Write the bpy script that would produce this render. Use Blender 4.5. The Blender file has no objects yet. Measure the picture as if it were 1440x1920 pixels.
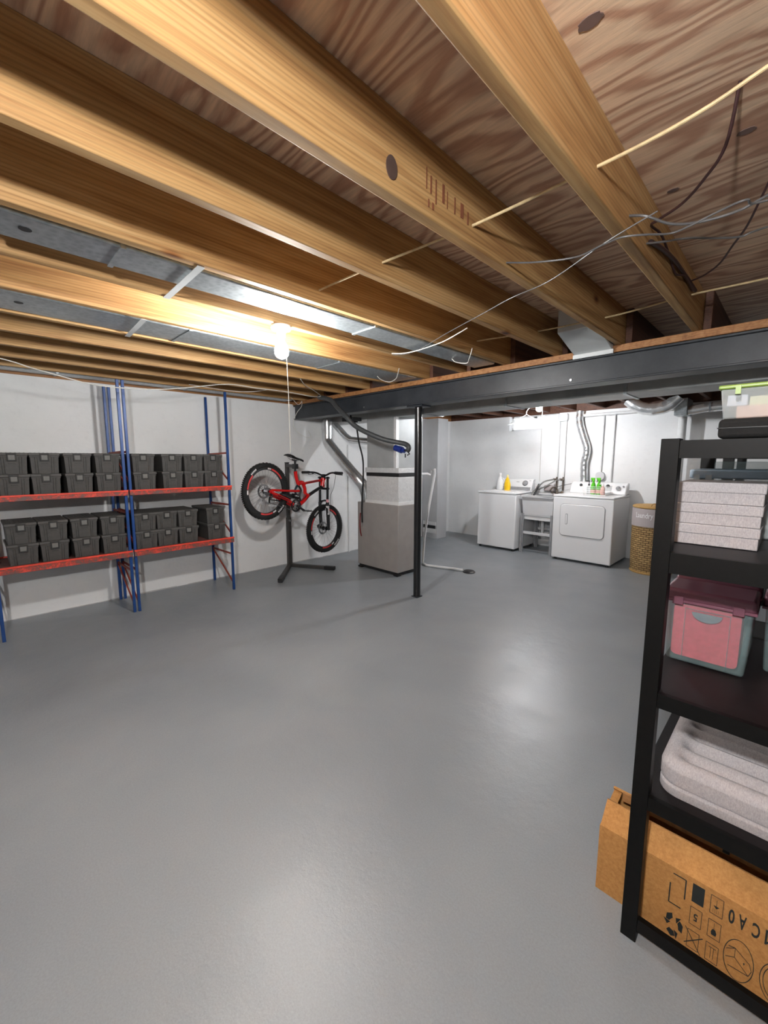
import bpy, bmesh, math, random
from math import sin, cos, pi, radians, atan2, sqrt
from mathutils import Vector, Matrix
random.seed(7)
SC = bpy.context.scene
COL = SC.collection
SC.view_settings.view_transform = 'Standard'
SC.view_settings.look = 'None'
SC.view_settings.gamma = 1.0
SC.view_settings.use_curve_mapping = False
SC.view_settings.exposure = 1.75
SC.render.engine = 'CYCLES'
SC.cycles.use_denoising = True
SC.cycles.max_bounces = 10
SC.cycles.diffuse_bounces = 3
SC.cycles.transparent_max_bounces = 12
SC.cycles.sample_clamp_indirect = 6.0
SC.cycles.caustics_reflective = False
SC.cycles.caustics_refractive = False

# ------------------------------------------------------------------ materials
class NT:
    def __init__(s, name):
        s.m = bpy.data.materials.new(name); s.m.use_nodes = True
        s.t = s.m.node_tree; s.t.nodes.clear()
        s.out = s.n('ShaderNodeOutputMaterial'); s.b = s.n('ShaderNodeBsdfPrincipled')
        s.l(s.b.outputs[0], s.out.inputs[0])
    def n(s, kind, **k):
        n = s.t.nodes.new(kind)
        for a, v in k.items(): setattr(n, a, v)
        return n
    def l(s, a, b): s.t.links.new(a, b)
    def coord(s, scale=(1, 1, 1), kind='Object', rnd=False):
        tc = s.n('ShaderNodeTexCoord'); mp = s.n('ShaderNodeMapping')
        mp.inputs['Scale'].default_value = scale
        s.l(tc.outputs[kind], mp.inputs[0])
        if rnd:
            oi = s.n('ShaderNodeObjectInfo'); ml = s.n('ShaderNodeMath', operation='MULTIPLY')
            ml.inputs[1].default_value = 37.0
            s.l(oi.outputs['Random'], ml.inputs[0]); cx = s.n('ShaderNodeCombineXYZ')
            s.l(ml.outputs[0], cx.inputs[0]); s.l(ml.outputs[0], cx.inputs[1]); s.l(cx.outputs[0], mp.inputs['Location'])
        return mp.outputs[0]
    def noise(s, vec, scale, detail=4, rough=.55, dist=0):
        n = s.n('ShaderNodeTexNoise'); n.inputs['Scale'].default_value = scale
        n.inputs['Detail'].default_value = detail; n.inputs['Roughness'].default_value = rough
        n.inputs['Distortion'].default_value = dist
        s.l(vec, n.inputs['Vector']); return n.outputs['Fac']
    def ramp(s, fac, stops, interp='LINEAR'):
        r = s.n('ShaderNodeValToRGB'); r.color_ramp.interpolation = interp
        e = r.color_ramp.elements
        while len(e) < len(stops): e.new(0.5)
        for i, (p, c) in enumerate(stops):
            e[i].position = p; e[i].color = (*c, 1) if len(c) == 3 else c
        s.l(fac, r.inputs[0]); return r.outputs[0]
    def mix(s, fac, a, b, mode='MIX'):
        m = s.n('ShaderNodeMix', data_type='RGBA', blend_type=mode)
        for sock, v in ((0, fac), (6, a), (7, b)):
            if isinstance(v, (int, float)): m.inputs[sock].default_value = v
            elif isinstance(v, tuple): m.inputs[sock].default_value = (*v, 1)
            else: s.l(v, m.inputs[sock])
        return m.outputs[2]
    def bump(s, h, strength=.2, dist=.01):
        b = s.n('ShaderNodeBump'); b.inputs['Strength'].default_value = strength
        b.inputs['Distance'].default_value = dist
        s.l(h, b.inputs['Height']); s.l(b.outputs[0], s.b.inputs['Normal'])
    def color(s, c):
        if isinstance(c, tuple): s.b.inputs['Base Color'].default_value = (*c, 1)
        else: s.l(c, s.b.inputs['Base Color'])
    def set(s, **k):
        for a, v in k.items(): s.b.inputs[a.replace('_', ' ')].default_value = v

def g3(v): return (v, v, v)
def plain(name, c, rough=.5, metal=0., var=.12, scale=25, bump=0., spec=.5):
    m = NT(name); v = m.coord(); f = m.noise(v, scale)
    lo = tuple(x*(1-var) for x in c); hi = tuple(min(1, x*(1+var)) for x in c)
    m.color(m.ramp(f, [(.3, lo), (.7, hi)])); m.set(Roughness=rough, Metallic=metal)
    m.b.inputs['Specular IOR Level'].default_value = spec
    if bump: m.bump(m.noise(v, scale*6), bump, .003)
    return m.m

MT = {}
def mk():
    # white painted foundation wall
    m = NT('painted_concrete'); v = m.coord()
    f = m.noise(v, 1.3, 5, .6); c1 = m.ramp(f, [(.3, (.80, .80, .80)), (.7, (.88, .88, .88))])
    f2 = m.noise(v, 14, 6, .7)
    c2 = m.ramp(f2, [(.28, (.86, .86, .86)), (.45, (1, 1, 1))])
    m.color(m.mix(.35, c1, c2, 'MULTIPLY')); m.set(Roughness=.75)
    f3 = m.noise(m.coord((1, 1, 2.2)), 7, 8, .6); m.bump(f3, .22, .02); MT['wall'] = m.m
    # floor enamel
    m = NT('floor_enamel'); v = m.coord()
    f = m.noise(v, 1.1, 3, .5, .4); c1 = m.ramp(f, [(.3, (.235, .258, .280)), (.7, (.290, .312, .328))])
    f2 = m.noise(v, 160, 3, .8); c2 = m.ramp(f2, [(.35, g3(.86)), (.62, g3(1.08))])
    m.color(m.mix(.6, c1, c2, 'MULTIPLY'))
    f3 = m.noise(v, 3.5, 6, .65); m.l(m.ramp(f3, [(.3, g3(.30)), (.7, g3(.40))]), m.b.inputs['Roughness'])
    m.b.inputs['Specular IOR Level'].default_value = .5
    f4 = m.noise(v, 6, 9, .62); f5 = m.noise(v, 220, 3, .7); f6 = m.n('ShaderNodeMath', operation='MULTIPLY_ADD'); f6.inputs[1].default_value = .10; m.l(f5, f6.inputs[0]); m.l(f4, f6.inputs[2])
    m.bump(f6.outputs[0], .30, .014); MT['floor'] = m.m
    # framing lumber, grain along Y
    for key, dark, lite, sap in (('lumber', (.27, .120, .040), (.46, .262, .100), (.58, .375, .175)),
                                 ('old_lumber', (.20, .075, .022), (.38, .17, .06), (.45, .24, .10)), ('shaded_lumber', (.05, .018, .010), (.10, .038, .020), (.14, .06, .03))):  # last tone: reddish wood with the shade past the beam put into its colour
        m = NT(key); v = m.coord((1, .045, 1), rnd=True)
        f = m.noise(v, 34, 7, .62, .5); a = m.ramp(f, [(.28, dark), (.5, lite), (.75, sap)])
        v2 = m.coord((1, .10, 1), rnd=True); w = m.n('ShaderNodeTexWave', wave_type='BANDS', bands_direction='Z')
        w.inputs['Scale'].default_value = 24; w.inputs['Distortion'].default_value = 9
        w.inputs['Detail'].default_value = 3; w.inputs['Detail Scale'].default_value = .5; m.l(v2, w.inputs['Vector'])
        b = m.ramp(w.outputs['Fac'], [(0, g3(.72)), (.55, g3(1)), (1, g3(1.0))])
        c = m.mix(.75, a, b, 'MULTIPLY')
        # knots
        v3 = m.coord((1, .55, 1), rnd=True); vo = m.n('ShaderNodeTexVoronoi'); vo.inputs['Scale'].default_value = 3.4
        m.l(v3, vo.inputs['Vector'])
        k = m.ramp(vo.outputs['Distance'], [(.035, (.16, .075, .045)), (.062, (.62, .42, .30)), (.11, g3(1))])
        c = m.mix(1, c, k, 'MULTIPLY')
        m.color(c); m.set(Roughness=.62); m.bump(f, .25, .004); MT[key] = m.m
    # plywood subfloor, rotary cut figure along X
    m = NT('plywood'); v = m.coord((.26, 1, 1))
    wn = m.n('ShaderNodeTexNoise'); wn.inputs['Scale'].default_value = 3.2; wn.inputs['Detail'].default_value = 2
    m.l(v, wn.inputs['Vector'])
    mp = m.mix(.9, v, wn.outputs['Color'], 'ADD')
    w = m.n('ShaderNodeTexWave', wave_type='BANDS', bands_direction='Y'); w.inputs['Scale'].default_value = 4.0
    w.inputs['Distortion'].default_value = 7; w.inputs['Detail'].default_value = 4
    w.inputs['Detail Scale'].default_value = 1.3; m.l(mp, w.inputs['Vector'])
    a = m.ramp(w.outputs['Fac'], [(.05, (.49, .285, .19)), (.30, (.62, .40, .275)), (.8, (.78, .57, .40))])
    f = m.noise(m.coord((.08, 1, 1)), 60, 5, .7); b = m.ramp(f, [(.3, g3(.72)), (.65, g3(1.08))])
    c = m.mix(.8, a, b, 'MULTIPLY')
    vo = m.n('ShaderNodeTexVoronoi'); vo.inputs['Scale'].default_value = 1.7; m.l(m.coord((.8, 1, 1)), vo.inputs['Vector'])
    k = m.ramp(vo.outputs['Distance'], [(.03, (.13, .08, .07)), (.05, (.6, .45, .4)), (.085, g3(1))])
    c = m.mix(1, c, k, 'MULTIPLY')
    big = m.noise(m.coord(), .9, 3); c = m.mix(.5, c, m.ramp(big, [(.3, (.78, .72, .72)), (.7, (1.1, 1.06, 1.0))]), 'MULTIPLY')
    m.color(c); m.set(Roughness=.6); m.bump(f, .3, .003); MT['plywood'] = m.m
    # galvanized
    m = NT('galvanized_steel'); v = m.coord(); vo = m.n('ShaderNodeTexVoronoi'); vo.inputs['Scale'].default_value = 45
    m.l(v, vo.inputs['Vector']); a = m.ramp(vo.outputs['Distance'], [(.1, (.36, .40, .42)), (.8, (.50, .54, .56))])
    f = m.noise(v, 5, 6, .7); m.color(m.mix(.5, a, m.ramp(f, [(.3, g3(.75)), (.6, g3(1.05))]), 'MULTIPLY'))
    m.set(Metallic=.75, Roughness=.36); m.bump(f, .15, .01); MT['galv'] = m.m
    m = NT('bright_duct'); v = m.coord(); f = m.noise(v, 9, 5, .6)
    m.color(m.ramp(f, [(.3, (.62, .63, .64)), (.7, (.86, .87, .88))])); m.set(Metallic=.85, Roughness=.26)
    m.bump(f, .3, .012); MT['bright'] = m.m
    m = NT('crinkled_foil'); v = m.coord(); f = m.noise(v, 30, 6, .7, 1.2)
    m.color(m.ramp(f, [(.3, (.74, .74, .74)), (.7, (.93, .93, .93))])); m.set(Metallic=.35, Roughness=.32)
    m.bump(f, .6, .01); MT['foil'] = m.m
    MT['bare'] = plain('low_bounce_grey', (.30, .29, .28), .85, 0, .15, 3)  # even grey chosen for the unseen walls to cut bounced light
    MT['zinc'] = plain('zinc_sheet', (.60, .62, .62), .4, .2, .08, 6)
    MT['plenum'] = plain('plenum_sheet', (.44, .45, .45), .5, .25, .10, 4)
    MT['taupe'] = plain('furnace_enamel', (.34, .315, .30), .55, .1, .06, 7)
    m = NT('beam_paint'); v = m.coord(); f = m.noise(v, 6, 6, .7)
    m.color(m.ramp(f, [(.3, (.014, .018, .024)), (.7, (.034, .039, .046))])); m.set(Roughness=.42); m.bump(f, .2, .006)
    MT['beam'] = m.m
    m = NT('rack_red'); v = m.coord((1, 1, 1)); f = m.noise(v, 22, 8, .8, .5)
    m.color(m.ramp(f, [(.42, (.13, .085, .075)), (.50, (.30, .05, .035)), (.58, (.74, .075, .045))])); m.set(Roughness=.5)
    MT['rack_red'] = m.m
    MT['rack_bright'] = plain('rack_flange', (.80, .07, .04), .45, 0, .2, 20)
    MT['rack_blue'] = plain('rack_blue', (.012, .060, .23), .4, .1, .15, 12)
    MT['brace'] = plain('brace_red', (.36, .055, .03), .5, .1, .2, 12)
    MT['deck'] = plain('deck', (.13, .055, .045), .7, 0, .3, 20)
    MT['bin'] = plain('bin_plastic', (.070, .066, .062), .62, 0, .15, 40, .25)
    MT['bin_lid'] = plain('bin_lid', (.082, .078, .073), .62, 0, .15, 40, .25)
    MT['bin_dark'] = plain('bin_dark', (.022, .021, .020), .6)
    MT['bin_label'] = plain('bin_label', (.17, .165, .155), .6)
    MT['tire'] = plain('tire_rubber', (.010, .010, .010), .8, 0, .3, 60, .3)
    MT['rim'] = plain('rim_black', (.018, .018, .020), .35, .2)
    MT['decal'] = plain('red_decal', (.72, .06, .06), .45)
    MT['decal_w'] = plain('white_decal', (.75, .72, .72), .5)
    MT['spoke'] = plain('spoke_steel', (.25, .25, .26), .35, .8)
    MT['bike_red'] = plain('bike_red', (.70, .010, .010), .22, 0, .08)
    MT['bike_dark'] = plain('bike_dark_red', (.16, .004, .006), .35)
    MT['blk'] = plain('matte_black', (.012, .012, .013), .5)
    MT['blk_gloss'] = plain('gloss_black', (.012, .012, .013), .22)
    MT['steel'] = plain('steel', (.42, .42, .43), .3, .9)
    MT['stand'] = plain('stand_grey', (.060, .057, .055), .5, .3)
    MT['white_en'] = plain('appliance_enamel', (.84, .84, .85), .22, 0, .015, 3)
    MT['white_pl'] = plain('white_plastic', (.80, .80, .80), .4, 0, .03)
    MT['grey_line'] = plain('grey_line', (.36, .36, .37), .5)
    MT['grey_pl'] = plain('grey_plastic', (.30, .30, .31), .5)
    MT['tub'] = plain('laundry_tub', (.62, .62, .63), .45, 0, .04, 4)
    MT['pipe_w'] = plain('painted_pipe', (.72, .72, .72), .5, 0, .05)
    MT['brass'] = plain('brass_valve', (.17, .14, .11), .4, .7)
    MT['hose_grey'] = plain('grey_hose', (.24, .24, .23), .45, .2)
    MT['yellow'] = plain('yellow_plastic', (.90, .55, .01), .35)
    MT['green'] = plain('green_plastic', (.10, .52, .02), .3)
    MT['pinkish'] = plain('pink_label', (.75, .40, .33), .5)
    MT['wirew'] = plain('white_cable', (.70, .68, .62), .5)
    MT['wiret'] = plain('tan_cable', (.62, .47, .26), .6, 0, .2, 30)
    MT['wireg'] = plain('grey_cable', (.11, .105, .105), .35, .1)
    MT['wireb'] = plain('brown_cable', (.045, .018, .018), .45)
    MT['hose_dark'] = plain('dark_hose', (.055, .058, .060), .5)
    MT['blue_v'] = plain('blue_valve', (.012, .03, .20), .35)
    MT['shelf_b'] = plain('shelf_black', (.0036, .0034, .0032), .5, 0, .25, 90, 0, .16)
    MT['shelf_board'] = plain('shelf_board', (.007, .005, .0055), .5, 0, .3, 120, .2, .3)
    m = NT('linen_cloth'); v = m.coord((3.5, 1, 1)); f = m.noise(v, 140, 5, .75); v2 = m.coord((1, 1, 3.5)); f2 = m.noise(v2, 140, 4, .7)
    a = m.ramp(f, [(.3, (.31, .285, .29)), (.6, (.48, .445, .45))]); b = m.ramp(f2, [(.3, g3(.82)), (.6, g3(1.0))])
    m.color(m.mix(.8, a, b, 'MULTIPLY')); m.set(Roughness=.9); m.bump(f, .3, .002); MT['linen'] = m.m
    m = NT('cardboard'); v = m.coord((1, 1, 1)); f = m.noise(v, 90, 8, .8); f2 = m.noise(v, 8, 4, .5)
    a = m.ramp(f, [(.3, (.36, .155, .040)), (.65, (.56, .28, .085))]); b = m.ramp(f2, [(.3, g3(.85)), (.7, g3(1.06))])
    m.color(m.mix(.7, a, b, 'MULTIPLY')); m.set(Roughness=.85); m.bump(f, .15, .002); MT['card'] = m.m
    MT['card_in'] = plain('cardboard_edge', (.34, .16, .055), .9, 0, .2, 60)
    MT['ink'] = plain('printed_ink', (.012, .016, .016), .7)
    # woven basket
    m = NT('wicker'); tc = m.n('ShaderNodeTexCoord'); br = m.n('ShaderNodeTexBrick')
    br.inputs['Scale'].default_value = 1.0; br.inputs['Brick Width'].default_value = .062; br.inputs['Row Height'].default_value = .026
    br.inputs['Mortar Size'].default_value = .0045; br.inputs['Mortar Smooth'].default_value = 1.0
    br.inputs['Color1'].default_value = (.52, .34, .14, 1); br.inputs['Color2'].default_value = (.36, .22, .085, 1); br.inputs['Mortar'].default_value = (.09, .045, .015, 1)
    m.l(tc.outputs['UV'], br.inputs['Vector']); m.color(br.outputs['Color']); m.set(Roughness=.7)
    iv = m.n('ShaderNodeMath', operation='SUBTRACT'); iv.inputs[0].default_value = 1; m.l(br.outputs['Fac'], iv.inputs[1])
    m.bump(iv.outputs[0], .9, .012); MT['wicker'] = m.m
    MT['wick2'] = plain('wicker_rim', (.50, .30, .10), .7, 0, .35, 130, .5)
    MT['cloth'] = plain('basket_cloth', (.44, .39, .39), .9, 0, .08, 200, .3)
    MT['text_w'] = plain('white_lettering', (.85, .85, .85), .7)
    def clear(name, c, alpha, rough=.25):
        m = NT(name); v = m.coord(); f = m.noise(v, 30)
        m.color(m.ramp(f, [(.3, tuple(x*.92 for x in c)), (.7, c)])); m.set(Roughness=rough, Alpha=alpha); return m.m
    MT['clear'] = clear('clear_plastic', (.62, .66, .66), .38)
    MT['clear_dark'] = clear('smoky_clear_plastic', (.30, .40, .40), .34)
    MT['lid_pink'] = clear('pink_lid', (.20, .075, .105), .96, .3)
    MT['pink'] = plain('pink_contents', (.72, .07, .11), .7, 0, .12, 90)
    MT['blue_lid'] = plain('blue_lid', (.27, .35, .43), .4)
    MT['green_lid'] = plain('green_lid', (.21, .31, .045), .4)
    MT['peach'] = plain('peach_box', (.55, .33, .25), .7); MT['cream'] = plain('cream_box', (.62, .60, .35), .7)
    MT['lilac'] = plain('lilac_box', (.50, .52, .60), .7)
    MT['case'] = plain('case_fabric', (.010, .010, .010), .75, 0, .3, 200, .3, .2)
    m = NT('window_glass'); m.set(Roughness=.35, Alpha=.35); m.color((.9, .95, 1)); MT['glass'] = m.m
    m = NT('lamp_glow'); m.color((1, 1, 1)); m.b.inputs['Emission Color'].default_value = (1, .86, .68, 1); m.b.inputs['Emission Strength'].default_value = 1
    MT['glow'] = m.m
mk()
def glow(name, col, strength):
    m = NT(name); m.color((1, 1, 1)); m.b.inputs['Emission Color'].default_value = (*col, 1)
    m.b.inputs['Emission Strength'].default_value = strength; return m.m

# ------------------------------------------------------------------ mesh builder
class M:
    def __init__(s): s.v = []; s.f = []; s.uv = None
    def add(s, vs, fs):
        o = len(s.v); s.v += [tuple(p) for p in vs]; s.f += [tuple(i+o for i in f) for f in fs]; return s
    def box(s, x0, x1, y0, y1, z0, z1):
        return s.hexa([(x0, y0, z0), (x1, y0, z0), (x1, y1, z0), (x0, y1, z0), (x0, y0, z1), (x1, y0, z1), (x1, y1, z1), (x0, y1, z1)])
    def hexa(s, p):
        return s.add(p, [(0, 3, 2, 1), (4, 5, 6, 7), (0, 1, 5, 4), (1, 2, 6, 5), (2, 3, 7, 6), (3, 0, 4, 7)])
    def bar(s, p0, p1, w, h, up=(0, 0, 1)):
        p0 = Vector(p0); p1 = Vector(p1); d = (p1-p0).normalized(); u = Vector(up)
        if abs(d.dot(u)) > .98: u = Vector((0, 1, 0))
        r = d.cross(u).normalized(); u = r.cross(d)
        a = [r*sx*w/2+u*sz*h/2 for sx, sz in ((-1, -1), (1, -1), (1, 1), (-1, 1))]
        return s.add([p0+q for q in a]+[p1+q for q in a], [(0, 3, 2, 1), (4, 5, 6, 7), (0, 1, 5, 4), (1, 2, 6, 5), (2, 3, 7, 6), (3, 0, 4, 7)])
    def tube(s, path, r, seg=8, closed=False, flat=1.0, rs=None):
        P = [Vector(p) for p in path]; n = len(P); rings = []
        t0 = (P[1]-P[0]).normalized(); u = Vector((0, 0, 1)) if abs(t0.z) < .9 else Vector((1, 0, 0))
        a = t0.cross(u).normalized()
        for i in range(n):
            if closed: t = (P[(i+1) % n]-P[i-1]).normalized()
            else: t = (P[min(i+1, n-1)]-P[max(i-1, 0)]).normalized()
            a = (a-t*a.dot(t)).normalized(); b = t.cross(a)
            rr = rs[i] if rs else r
            rings.append([P[i]+a*cos(2*pi*k/seg)*rr+b*sin(2*pi*k/seg)*rr*flat for k in range(seg)])
        vs = [q for rg in rings for q in rg]; fs = []
        for i in range(n if closed else n-1):
            j = (i+1) % n
            for k in range(seg): fs.append((i*seg+k, i*seg+(k+1) % seg, j*seg+(k+1) % seg, j*seg+k))
        if not closed: fs += [tuple(range(seg))[::-1], tuple((n-1)*seg+k for k in range(seg))]
        return s.add(vs, fs)
    def cyl(s, p0, p1, r, r2=None, seg=16):
        return s.tube([p0, p1], r, seg, rs=[r, r if r2 is None else r2])
    def lathe(s, prof, c=(0, 0, 0), seg=24, ax=(0, 0, 1), caps=True, sx=1, sy=1):
        c = Vector(c); w = Vector(ax).normalized(); u = Vector((1, 0, 0)) if abs(w.x) < .9 else Vector((0, 1, 0))
        u = (u-w*u.dot(w)).normalized(); v = w.cross(u); vs = []; fs = []
        for r, z in prof:
            for k in range(seg):
                a = 2*pi*k/seg; vs.append(c+w*z+u*r*cos(a)*sx+v*r*sin(a)*sy)
        for i in range(len(prof)-1):
            for k in range(seg): fs.append((i*seg+k, i*seg+(k+1) % seg, (i+1)*seg+(k+1) % seg, (i+1)*seg+k))
        if caps:
            fs.append(tuple(range(seg))[::-1]); fs.append(tuple((len(prof)-1)*seg+k for k in range(seg)))
        return s.add(vs, fs)
    def prism(s, pts, fn, t0, t1):
        n = len(pts); vs = [fn(a, b, t0) for a, b in pts]+[fn(a, b, t1) for a, b in pts]
        fs = [tuple(range(n))[::-1], tuple(range(n, 2*n))]+[(i, (i+1) % n, n+(i+1) % n, n+i) for i in range(n)]
        return s.add(vs, fs)
    def ring(s, fn, r0, r1, t0, t1, a0=0, a1=2*pi, seg=48):
        full = abs(a1-a0-2*pi) < 1e-6; n = seg if full else seg+1; vs = []; fs = []
        for i in range(n):
            a = a0+(a1-a0)*i/seg
            for r, t in ((r0, t0), (r1, t0), (r1, t1), (r0, t1)): vs.append(fn(r*cos(a), r*sin(a), t))
        for i in range(seg):
            j = (i+1) % n
            for k in range(4): fs.append((i*4+k, i*4+(k+1) % 4, j*4+(k+1) % 4, j*4+k))
        if not full: fs += [(0, 1, 2, 3), tuple((n-1)*4+k for k in (3, 2, 1, 0))]
        return s.add(vs, fs)

def obj(name, mb, mat, parent=None, org=None, bevel=0, smooth=40, seg=2):
    me = bpy.data.meshes.new(name)
    if org is None: org = parent['_org'] if (parent is not None and '_org' in parent) else (0, 0, 0)
    ox, oy, oz = org
    me.from_pydata([(x-ox, y-oy, z-oz) for x, y, z in mb.v], [], mb.f)
    bm = bmesh.new(); bm.from_mesh(me); bmesh.ops.remove_doubles(bm, verts=bm.verts, dist=1e-6)
    bmesh.ops.recalc_face_normals(bm, faces=bm.faces)
    ca = radians(smooth)
    for f in bm.faces: f.smooth = True
    for e in bm.edges:
        if len(e.link_faces) != 2 or e.calc_face_angle(0) > ca: e.smooth = False
    bm.to_mesh(me); bm.free()
    if isinstance(mat, str): mat = MT[mat]
    me.materials.append(mat)
    o = bpy.data.objects.new(name, me); COL.objects.link(o)
    if parent is not None:
        o.parent = parent; o['_org'] = tuple(org)
    else:
        o.location = org; o['_org'] = tuple(org)
    if bevel:
        b = o.modifiers.new('bevel', 'BEVEL'); b.width = bevel; b.segments = seg; b.limit_method = 'ANGLE'; b.angle_limit = radians(50)
        b.harden_normals = False
    return o
def tag(o, label, cat, group=None, kind=None):
    o['label'] = label; o['category'] = cat
    if group: o['group'] = group
    if kind: o['kind'] = kind
    return o
def thing(name, label, cat, loc, group=None):
    o = bpy.data.objects.new(name, None); o.empty_display_size = .1; COL.objects.link(o); o.location = loc
    o['_org'] = tuple(loc); tag(o, label, cat, group); return o
def struct(name, mb, mat, org=(0, 0, 0), bevel=0):
    o = obj(name, mb, mat, None, org, bevel); o['kind'] = 'structure'; return o
def dup(root, loc, label, group=None):
    r = root.copy(); COL.objects.link(r); r.location = loc; r['label'] = label
    if group: r['group'] = group
    def rec(src, dst):
        for ch in src.children:
            c = ch.copy(); COL.objects.link(c); c.parent = dst; rec(ch, c)
    rec(root, r); return r
def smooth_path(pts, n=6, closed=False):
    P = [Vector(p) for p in pts]; out = []; N = len(P)
    for i in range(N-1):
        p0 = P[max(i-1, 0)]; p1 = P[i]; p2 = P[i+1]; p3 = P[min(i+2, N-1)]
        for k in range(n):
            t = k/n
            out.append(.5*((2*p1)+(-p0+p2)*t+(2*p0-5*p1+4*p2-p3)*t*t+(-p0+3*p1-3*p2+p3)*t**3))
    out.append(P[-1]); return out
def glyphs(text, fn, w, h, bold=0.):
    """mesh data of a piece of lettering; fn maps (0..w, 0..h) on to the surface"""
    cu = bpy.data.curves.new('t', 'FONT'); cu.body = text; cu.resolution_u = 3; cu.offset = bold
    ob = bpy.data.objects.new('t', cu); COL.objects.link(ob)
    dg = bpy.context.evaluated_depsgraph_get(); dg.update()
    me = bpy.data.meshes.new_from_object(ob.evaluated_get(dg))
    xs = [v.co.x for v in me.vertices]; ys = [v.co.y for v in me.vertices]
    x0, x1, y0, y1 = min(xs), max(xs), min(ys), max(ys)
    vs = [fn((v.co.x-x0)/(x1-x0)*w, (v.co.y-y0)/(y1-y0)*h) for v in me.vertices]
    fs = [tuple(p.vertices) for p in me.polygons]
    bpy.data.objects.remove(ob); bpy.data.meshes.remove(me); bpy.data.curves.remove(cu)
    return vs, fs

# ------------------------------------------------------------------ room shell
XL, YB, XR, YF, ZC = -4.76, 6.55, 2.6, -1.9, 2.36
struct('floor', M().box(XL-.2, XR+.2, YF-.2, YB+.25, -.1, 0), 'floor')
ceil_ = struct('ceiling', M().box(XL-.2, XR+.2, YF-.2, YB+.25, ZC, ZC+.03), 'plywood')
WT = 2.115
for kx, ky, kr in ((-.413, 1.058, .020), (-.196, 1.707, .017), (-.407, 1.876, .014)):
    obj('knot', M().prism([(kx+kr*1.3*cos(i*pi/9)+.15*kr*sin(i*2.1), ky+kr*.8*sin(i*pi/9)) for i in range(18)], lambda a, b, q: (a, b, q), ZC-.002, ZC), plain('plywood_knot', (.16, .10, .085), .7), ceil_)
struct('wall_left', M().box(XL-.2, XL, YF-.2, YB+.2, 0, WT), 'wall')
struct('wall_right', M().box(XR, XR+.2, YF-.2, YB+.2, 0, ZC), 'bare')  # right and front walls, out of view, kept grey to weaken fill light
struct('wall_front', M().box(XL, XR, YF-.2, YF, 0, ZC), 'bare')
wx0, wx1, wz0 = -3.53, -2.69, 1.875
struct('wall_back', M().box(XL, wx0, YB, YB+.2, 0, WT).box(wx1, XR, YB, YB+.2, 0, WT).box(wx0, wx1, YB, YB+.2, 0, wz0), 'wall')
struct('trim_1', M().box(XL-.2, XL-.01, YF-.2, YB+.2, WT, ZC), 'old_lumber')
struct('trim_2', M().box(XL, XR, YB+.03, YB+.2, WT, ZC), 'shaded_lumber')  # rim joist, coloured dark for the shade behind the trunk duct
# window: frame, pane and latch of a basement hopper
w = struct('window_1', M().box(wx0, wx1, YB+.09, YB+.13, wz0, wz0+.025).box(wx0, wx1, YB+.09, YB+.13, WT-.025, WT)
           .box(wx0, wx0+.03, YB+.09, YB+.13, wz0, WT).box(wx1-.03, wx1, YB+.09, YB+.13, wz0, WT), 'white_pl')
obj('pane', M().box(wx0+.03, wx1-.03, YB+.105, YB+.11, wz0+.025, WT-.025), 'glass', w)
obj('latch', M().box(-3.14, -3.08, YB+.07, YB+.09, WT-.05, WT-.02), 'steel', w)
# ragged base line of the wall paint along the floor
bm_ = M(); y = YF
while y < YB-.05:
    dy = random.uniform(.08, .35); bm_.box(XL, XL+.003+random.random()*.003, y, min(y+dy, YB), 0, .004+random.random()*.009); y += dy
struct('baseboard_left', bm_, plain('wall_foot_paint', (.5, .5, .5), .8))

# ------------------------------------------------------------------ ceiling framing
ords = ['first', 'second', 'third', 'fourth', 'fifth', 'sixth', 'seventh', 'eighth', 'ninth', 'tenth', 'eleventh']
ZJ = 2.14
feat = {0: 'broad weathered pine joist overhead, nearest the black shelving, first from the right',
        1: 'golden pine joist with a big dark oval knot and faint stamp, second from the right',
        2: 'pale yellow pine joist, third from the right, starting at the left picture edge',
        3: 'pine joist along the near side of the first steel duct, fourth from the right',
        4: 'pine joist that carries the lit bulb, fifth from the right'}
for k in range(11):
    x = -.51-.405*k
    j = obj('ceiling_joist', M().box(x, x+.040, YF, 3.20, ZJ, ZC), 'lumber', None, (x, YF, ZJ), bevel=.004)
    tag(j, feat.get(k, 'narrow looking pine ceiling joist, %s from the right' % ords[k]), 'joist', 'ceiling joists')
for x in (.34, .75, 1.15, 1.56, 1.96, 2.37):
    j = obj('ceiling_joist', M().box(x, x+.040, YF, YB+.03, ZJ, ZC), 'lumber', None, (x, YF, ZJ), bevel=.004)
    tag(j, 'pine ceiling joist outside the picture, right of the black shelving', 'joist', 'ceiling joists beyond the right edge')
for k in range(16):
    x = -.466-.405*k+1.215*2
    if x < -4.7: continue
    j = obj('ceiling_joist', M().box(x, x+.040, 3.09, YB+.03, ZJ, ZC), 'shaded_lumber', None, (x, 3.09, ZJ), bevel=.004)  # far joists of old reddish wood, shade past the beam painted into the colour
    tag(j, 'reddish joist with shade in its colour, beyond the black beam over the laundry', 'joist', 'shade-toned joists beyond the beam')
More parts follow.
